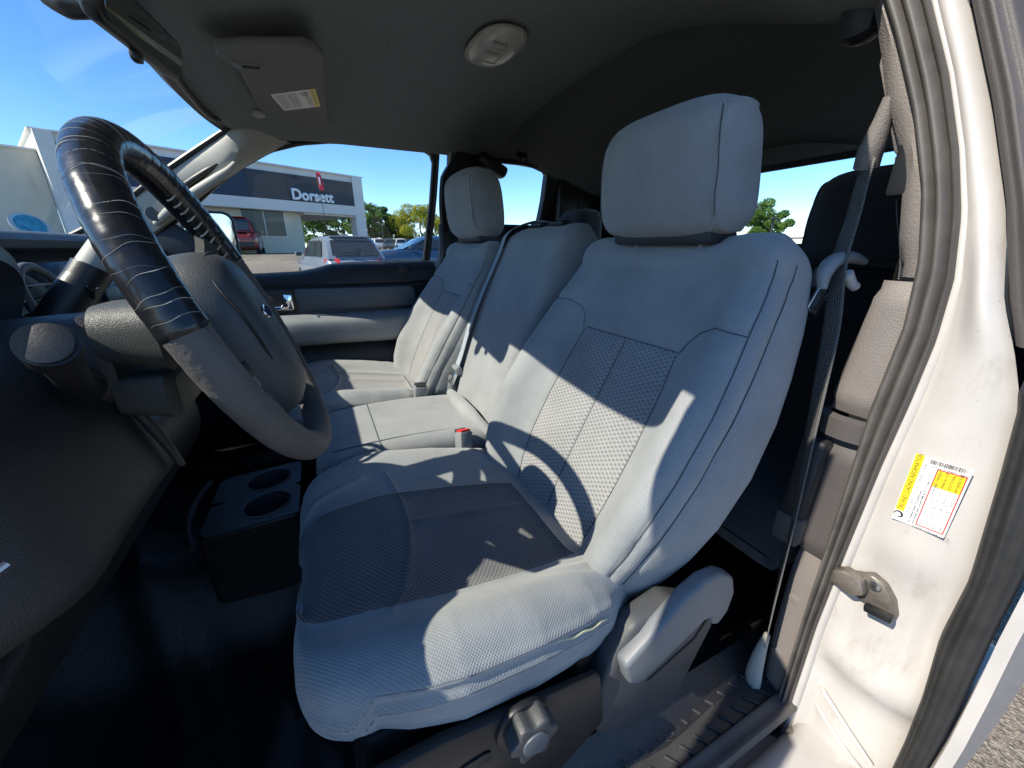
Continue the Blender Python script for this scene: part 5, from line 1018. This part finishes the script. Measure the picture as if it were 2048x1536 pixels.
# ------------------------------------------------------------------ cars
def paintmat(name, col): return plain(name, col, .30, metal=.25, var=.0, vscale=.5, coat=.7)
M['silver'] = paintmat('silver_paint', (.21, .25, .31)); M['red_paint'] = paintmat('red_paint', (.22, .025, .02)); M['navy'] = paintmat('navy_paint', (.02, .05, .11)); M['car_white'] = paintmat('white_car_paint', (.7, .7, .7)); M['car_grey'] = paintmat('grey_car_paint', (.10, .12, .15))
M['car_glass'] = plain('car_glass', (.02, .025, .028), .04, var=.2, spec=.9); M['lamp_red'] = plain('tail_lamp', (.55, .01, .02), .12, var=.1, coat=.6); M['lamp_white'] = plain('head_lamp', (.7, .7, .7), .1, var=.1)
SUV = dict(L=4.4, W=1.80, H=1.66, hood=1.02, belt=1.00, nose=1.15, base=1.75, rear=.30, roofr=.28)
def car(label, cat, paint, x, y, head, d, group=None, detail=True, suv=True):
    """car along its own axis: local u forwards from the rear bumper, v to its left, w up"""
    L, W, H = d['L'], d['W'], d['H']; g = zg(x, y); t = thing('parked_suv' if suv else 'parked_car', label, cat, (x, y, g), group)
    hd = R(head); f = np.array((math.cos(hd), math.sin(hd), 0)); l = np.array((-math.sin(hd), math.cos(hd), 0)); o = np.array((x, y, g))
    def P(u, v, w_): return o + f * u + l * v + np.array((0, 0, w_))
    us = [0, .04, .15, .5, 1.2, 2.0, L - d['nose'] - .1, L - d['nose'] + .3, L - .35, L - .08, L]; bel = [.72, .86, .96, d['belt'], d['belt'], d['belt'] - .02, d['belt'] - .01, d['hood'] - .05, d['hood'] - .12, .74, .60]
    hw = [.84, .90, .95, .98, 1, 1, 1, .99, .95, .86, .78]; lo = [.42, .34, .28, .24, .22, .22, .22, .22, .24, .32, .42]; G = []
    for u, z, w_, b in zip(us, bel, hw, lo):
        a = W / 2 * w_; G.append([P(u, v, q) for v, q in ((-a * .90, b), (-a, b + .12), (-a * 1.0, (z + b) / 2 + .08), (-a * .97, z - .06), (-a * .90, z), (0, z + .02), (a * .90, z), (a * .97, z - .06), (a, (z + b) / 2 + .08), (a, b + .12), (a * .90, b), (0, b - .02))])
    G = np.array(G); G = np.array([cat_rom(G[:, j], 40) for j in range(G.shape[1])]).transpose(1, 0, 2)
    body = grid('body', G, paint, t, closed=True, caps=True, sharp=50)
    # greenhouse
    rb, rf = d['rear'], L - d['base']; gh = [(.10, .0), (rb * .6 + .08, .55), (rb + .12, .93), (rb + .45, 1.0), (rf - .55, .985), (rf - .15, .86), (rf + .35, .30), (L - d['nose'] + .05, .0)]; G = []
    for u, k in gh:
        z = d['belt'] - .03 + (H - d['belt'] + .03) * k; a = W / 2 * (.90 - .16 * k); G.append([P(u, v, q) for v, q in ((-W / 2 * .90, d['belt'] - .04), (-a, z - .05 * k), (-a * .82, z), (0, z + .025 * k), (a * .82, z), (a, z - .05 * k), (W / 2 * .90, d['belt'] - .04))])
    G = np.array(G); G = np.array([cat_rom(G[:, j], 36) for j in range(G.shape[1])]).transpose(1, 0, 2); grid('cabin', G, paint, t, sharp=50)
    hb_ = d['belt'] + .03; ht = H - .10
    def pane(name, pts, m='car_glass', par=body): return pydata(name, [P(*p) for p in pts], [tuple(range(len(pts)))], m, par, smooth=False)
    def su(k): return np.interp(k, [0, .55, .93], [.10, rb * .6 + .08, rb + .12])
    wr_ = W / 2
    pane('rear_window', [(su(.10) - .035, -wr_ * .76, hb_ + .03), (su(.10) - .035, wr_ * .76, hb_ + .03), (su(.80) - .045, wr_ * .66, ht - .02), (su(.80) - .045, -wr_ * .66, ht - .02)])
    pane('windscreen', [(L - d['nose'] + .02, -wr_ * .78, hb_), (L - d['nose'] + .02, wr_ * .78, hb_), (rf - .12, wr_ * .66, ht), (rf - .12, -wr_ * .66, ht)])
    for s in (-1, 1):
        for u0, u1, u2, u3 in ((rb + .25, rb + .95, rb + .95, rb + .45), (rb + 1.0, rb + 1.85, rb + 1.85, rb + 1.0), (rb + 1.9, rf + .35, rf - .28, rb + 1.9)):
            pane('side_window', [(u0, s * wr_ * .915, hb_ + .01), (u1, s * wr_ * .915, hb_ + .01), (u2, s * wr_ * .80, ht - .02), (u3, s * wr_ * .80, ht - .02)])
    if detail:
        for s in (-1, 1):
            G = [[P(.02 + .30 * k, s * wr_ * (.60 + .36 * k), .92 + dz * (1 - .3 * k)) - f * .03 * (1 - k) + l * s * .012 for dz in (-.07, 0, .07)] for k in np.linspace(0, 1, 5)]; grid('tail_lamp', G, 'lamp_red', t)
            mi = P(L - d['nose'] - .25, s * wr_ * 1.06, hb_ + .06); sh = prism('door_mirror', rrect(.20, .15, .05, 4), mi, l, (0, 0, 1), f, .10, paint, t, bev=.02); prism('mirror_pane', rrect(.16, .115, .04, 4), mi - f * .004, l, (0, 0, 1), f, .003, 'car_glass', sh)
        box('spoiler', tuple(P(rb + .08, 0, H - .015)), (.24, W * .64, .03), paint, t, bev=.012, rot=(0, 0, head)); tube('roof_aerial', [P(rb + .30, 0, H + .01), P(rb + .15, 0, H + .10)], [.02, .006], 'plastic_black', t, n=8)
        box('rear_bumper', tuple(P(.03, 0, .46)), (.14, W * .84, .26), 'plastic_dark', t, bev=.04, rot=(0, 0, head)); box('number_plate', tuple(P(-.045, 0, .66)), (.02, .42, .14), 'car_white', t, bev=.005, rot=(0, 0, head)); tube('wiper', [P(-.0 + su(.12) - .06, -.05, hb_ + .08), P(su(.16) - .06, .35, hb_ + .12)], .012, 'plastic_black', t, n=6)
    for u in (.85, L - .90):
        for s in (-1, 1):
            c = P(u, s * wr_ * .80, .335); ty = disc('wheel', tuple(c), tuple(l * s), .335, wr_ * .20, 'rubber_black', t, n=26, bev=.03); disc('rim', tuple(c + l * s * (wr_ * .20 + .002)), tuple(l * s), .21, .006, 'metal', ty, n=18, bev=.002)
    return t
car('silver-grey crossover seen from behind, parked before the dealership window', 'car', 'silver', 1.16, 11.5, 103, dict(SUV, H=1.60, rear=.55), detail=True)
# three-diamond badge on its tailgate
car('dark red tall crossover seen from behind at the dealership wall', 'car', 'red_paint', -3.35, 22.6, 92, dict(SUV, W=1.95, H=1.74, belt=1.06, L=4.8), detail=True)
car('dark blue sedan parked beyond the silver-grey crossover', 'car', 'navy', 6.3, 14.3, 184, dict(SUV, H=1.44, belt=.98, L=4.7, rear=.9), suv=False)
car('blue car half hidden by the dashboard, seen through the windshield', 'car', 'navy', -12.4, 17.0, 8, dict(SUV, H=1.74, belt=1.06, L=4.7), suv=True)
far = [(9.6, 66, 100, 'car_white', 'white far-off car, leftmost of the distant row under the trees'), (11.3, 66.5, 96, 'car_grey', 'grey far-off car second in the distant row'), (12.9, 66, 92, 'car_white', 'white far-off car third in the distant row'), (14.6, 67, 90, 'car_grey', 'grey far-off car, rightmost of the distant row')]
for x, y, h, p, lb in far: car(lb, 'car', p, x, y, h, SUV, 'distant parked cars', detail=False, suv=False)
# ------------------------------------------------------------------ trees
def leafmat(name, c0, c1):
    m, t, b = nodes(name); co = coords(t); n = N(t, 'ShaderNodeTexNoise', Scale=.9, Detail=4); t.links.new(co, n.inputs['Vector']); n2 = N(t, 'ShaderNodeTexWhiteNoise'); n2.noise_dimensions = '3D'
    t.links.new(co, n2.inputs['Vector']); t.links.new(ramp(t, n.outputs[0], c0, c1, .35, .65), b.inputs['Base Color']); b.inputs['Roughness'].default_value = .6; b.inputs['Specular IOR Level'].default_value = .25
    tl = t.nodes.new('ShaderNodeBsdfTranslucent'); t.links.new(b.inputs['Base Color'].links[0].from_socket, tl.inputs[0]); mx = t.nodes.new('ShaderNodeMixShader'); mx.inputs[0].default_value = .35; t.links.new(b.outputs[0], mx.inputs[1]); t.links.new(tl.outputs[0], mx.inputs[2]); t.links.new(mx.outputs[0], t.nodes['Material Output'].inputs[0]); return m
M['bark'] = plain('bark', (.10, .07, .05), .9, var=.3, vscale=3, bump=.6, bscale=12)
M['leaf_green'] = leafmat('green_leaves', (.05, .12, .02), (.15, .25, .045)); M['leaf_yellow'] = leafmat('yellow_green_leaves', (.20, .25, .015), (.40, .38, .04)); M['leaf_dark'] = leafmat('dark_green_leaves', (.03, .08, .018), (.08, .15, .035))
def tree(label, x, y, h, r, leaf, group, n=11000, size=.135, low=.28, seed=1):
    rg = np.random.default_rng(seed); g = zg(x, y); t = thing('tree', label, 'tree', (x, y, g), group); base = np.array((x, y, g))
    tube('trunk', [base, base + (0.05 * r, .03 * r, h * .25), base + (-.04 * r, 0, h * .55), base + (.03 * r, .02, h * .85)], [h * .030, h * .024, h * .014, h * .003], 'bark', t, n=9, smooth_n=14)
    cl = []
    for k in range(26):
        a = rg.uniform(0, 2 * math.pi); v = rg.uniform(0, 1); zz = low + (1 - low) * v ** .9; rr = r * math.sqrt(max(.03, 1 - ((zz - (low + 1) / 2) / ((1 - low) / 2 * 1.05)) ** 2)) * rg.uniform(.35, .95); c = base + (rr * math.cos(a), rr * math.sin(a), h * zz * .97); cl.append((c, r * rg.uniform(.22, .42)))
        if k < 9: tube('limb', [base + (0, 0, h * max(.15, zz - .28)), base * .4 + c * .6 - (0, 0, h * .06), c], [h * .010, h * .006, h * .001], 'bark', t, n=6, smooth_n=6)
    V = []; F = []
    for i in range(n):
        c, cr = cl[int(rg.integers(len(cl)))]; d = rg.normal(size=3); d /= np.linalg.norm(d); p = c + d * cr * rg.uniform(.45, 1.05) ** .6 * (1, 1, .8); u = rg.normal(size=3); u /= np.linalg.norm(u); w_ = np.cross(u, d + rg.normal(size=3) * .6); w_ /= np.linalg.norm(w_); s = size * rg.uniform(.6, 1.3)
        b = len(V); V += [p - u * s, p + w_ * s * .5, p + u * s, p - w_ * s * .5]; F.append((b, b + 1, b + 2, b + 3))
    pydata('crown', V, F, leaf, t, smooth=False); return t
TG = 'trees behind the dealership'
k70 = 1.545
tree('bushy green tree growing just right of the dealership corner', 8.6, 70, 7.2, 2.5, 'leaf_green', TG, seed=2)
tree('dark green tree behind the lamp post', 11.2, 72, 6.6, 2.2, 'leaf_dark', TG, seed=3)
tree('wide yellow-green tree, largest of the row', 17.2, 70, 6.6, 4.6, 'leaf_yellow', TG, n=20000, low=.08, seed=4)
tree('low yellow-green tree beside the little house', 13.6, 74, 4.6, 2.6, 'leaf_yellow', TG, low=.1, seed=5)
tree('green tree seen under the porch soffit beside the wall', .4, 62, 5.6, 2.6, 'leaf_green', TG, low=.1, seed=6)
tree('green tree seen under the porch soffit beside the column', 4.3, 62, 5.8, 2.6, 'leaf_green', TG, low=.1, seed=7)
tree('round green tree alone behind the rear window', 33, 20.0, 3.9, 1.55, 'leaf_green', None, n=14000, size=.085, low=.20, seed=8)
def lamp_post(label, x, y, h):
    t = thing('lamp_post', label, 'lamp post', (x, y, zg(x, y)), 'lamp posts'); tube('pole', [(x, y, zg(x, y)), (x, y, zg(x, y) + h)], [.10, .07], 'plastic_dark', t, n=10); box('lamp_head', (x, y, zg(x, y) + h + .05), (.7, .35, .14), 'plastic_dark', t, bev=.04); return t
lamp_post('lamp post before the dark green tree', 10.2, 66, 4.3); lamp_post('slim lamp post standing before the lone tree behind the rear window', 30.5, 18.05, 2.6)
hs = thing('house', 'small tan gabled house among the far trees', 'house', (12.9, 78, 1.06)); box('wall', (12.9, 78, 1.75), (1.9, 2, 1.4), 'stucco', hs); pydata('roof', [(11.8, 76.8, 2.4), (14.0, 76.8, 2.4), (12.9, 76.8, 3.4), (11.8, 79.2, 2.4), (14.0, 79.2, 2.4), (12.9, 79.2, 3.4)], [(0, 1, 2), (3, 5, 4), (0, 2, 5, 3), (1, 4, 5, 2), (0, 3, 4, 1)], 'stucco', hs)
ls = thing('low_building', 'flat white building low on the horizon behind the rear window', 'building', (40, 19, 1.06)); box('wall', (42, 21, 1.5), (4, 5.5, 1.5), 'stucco_white', ls); box('roof', (42, 21, 2.3), (4.3, 5.8, .12), 'stucco_white', ls)
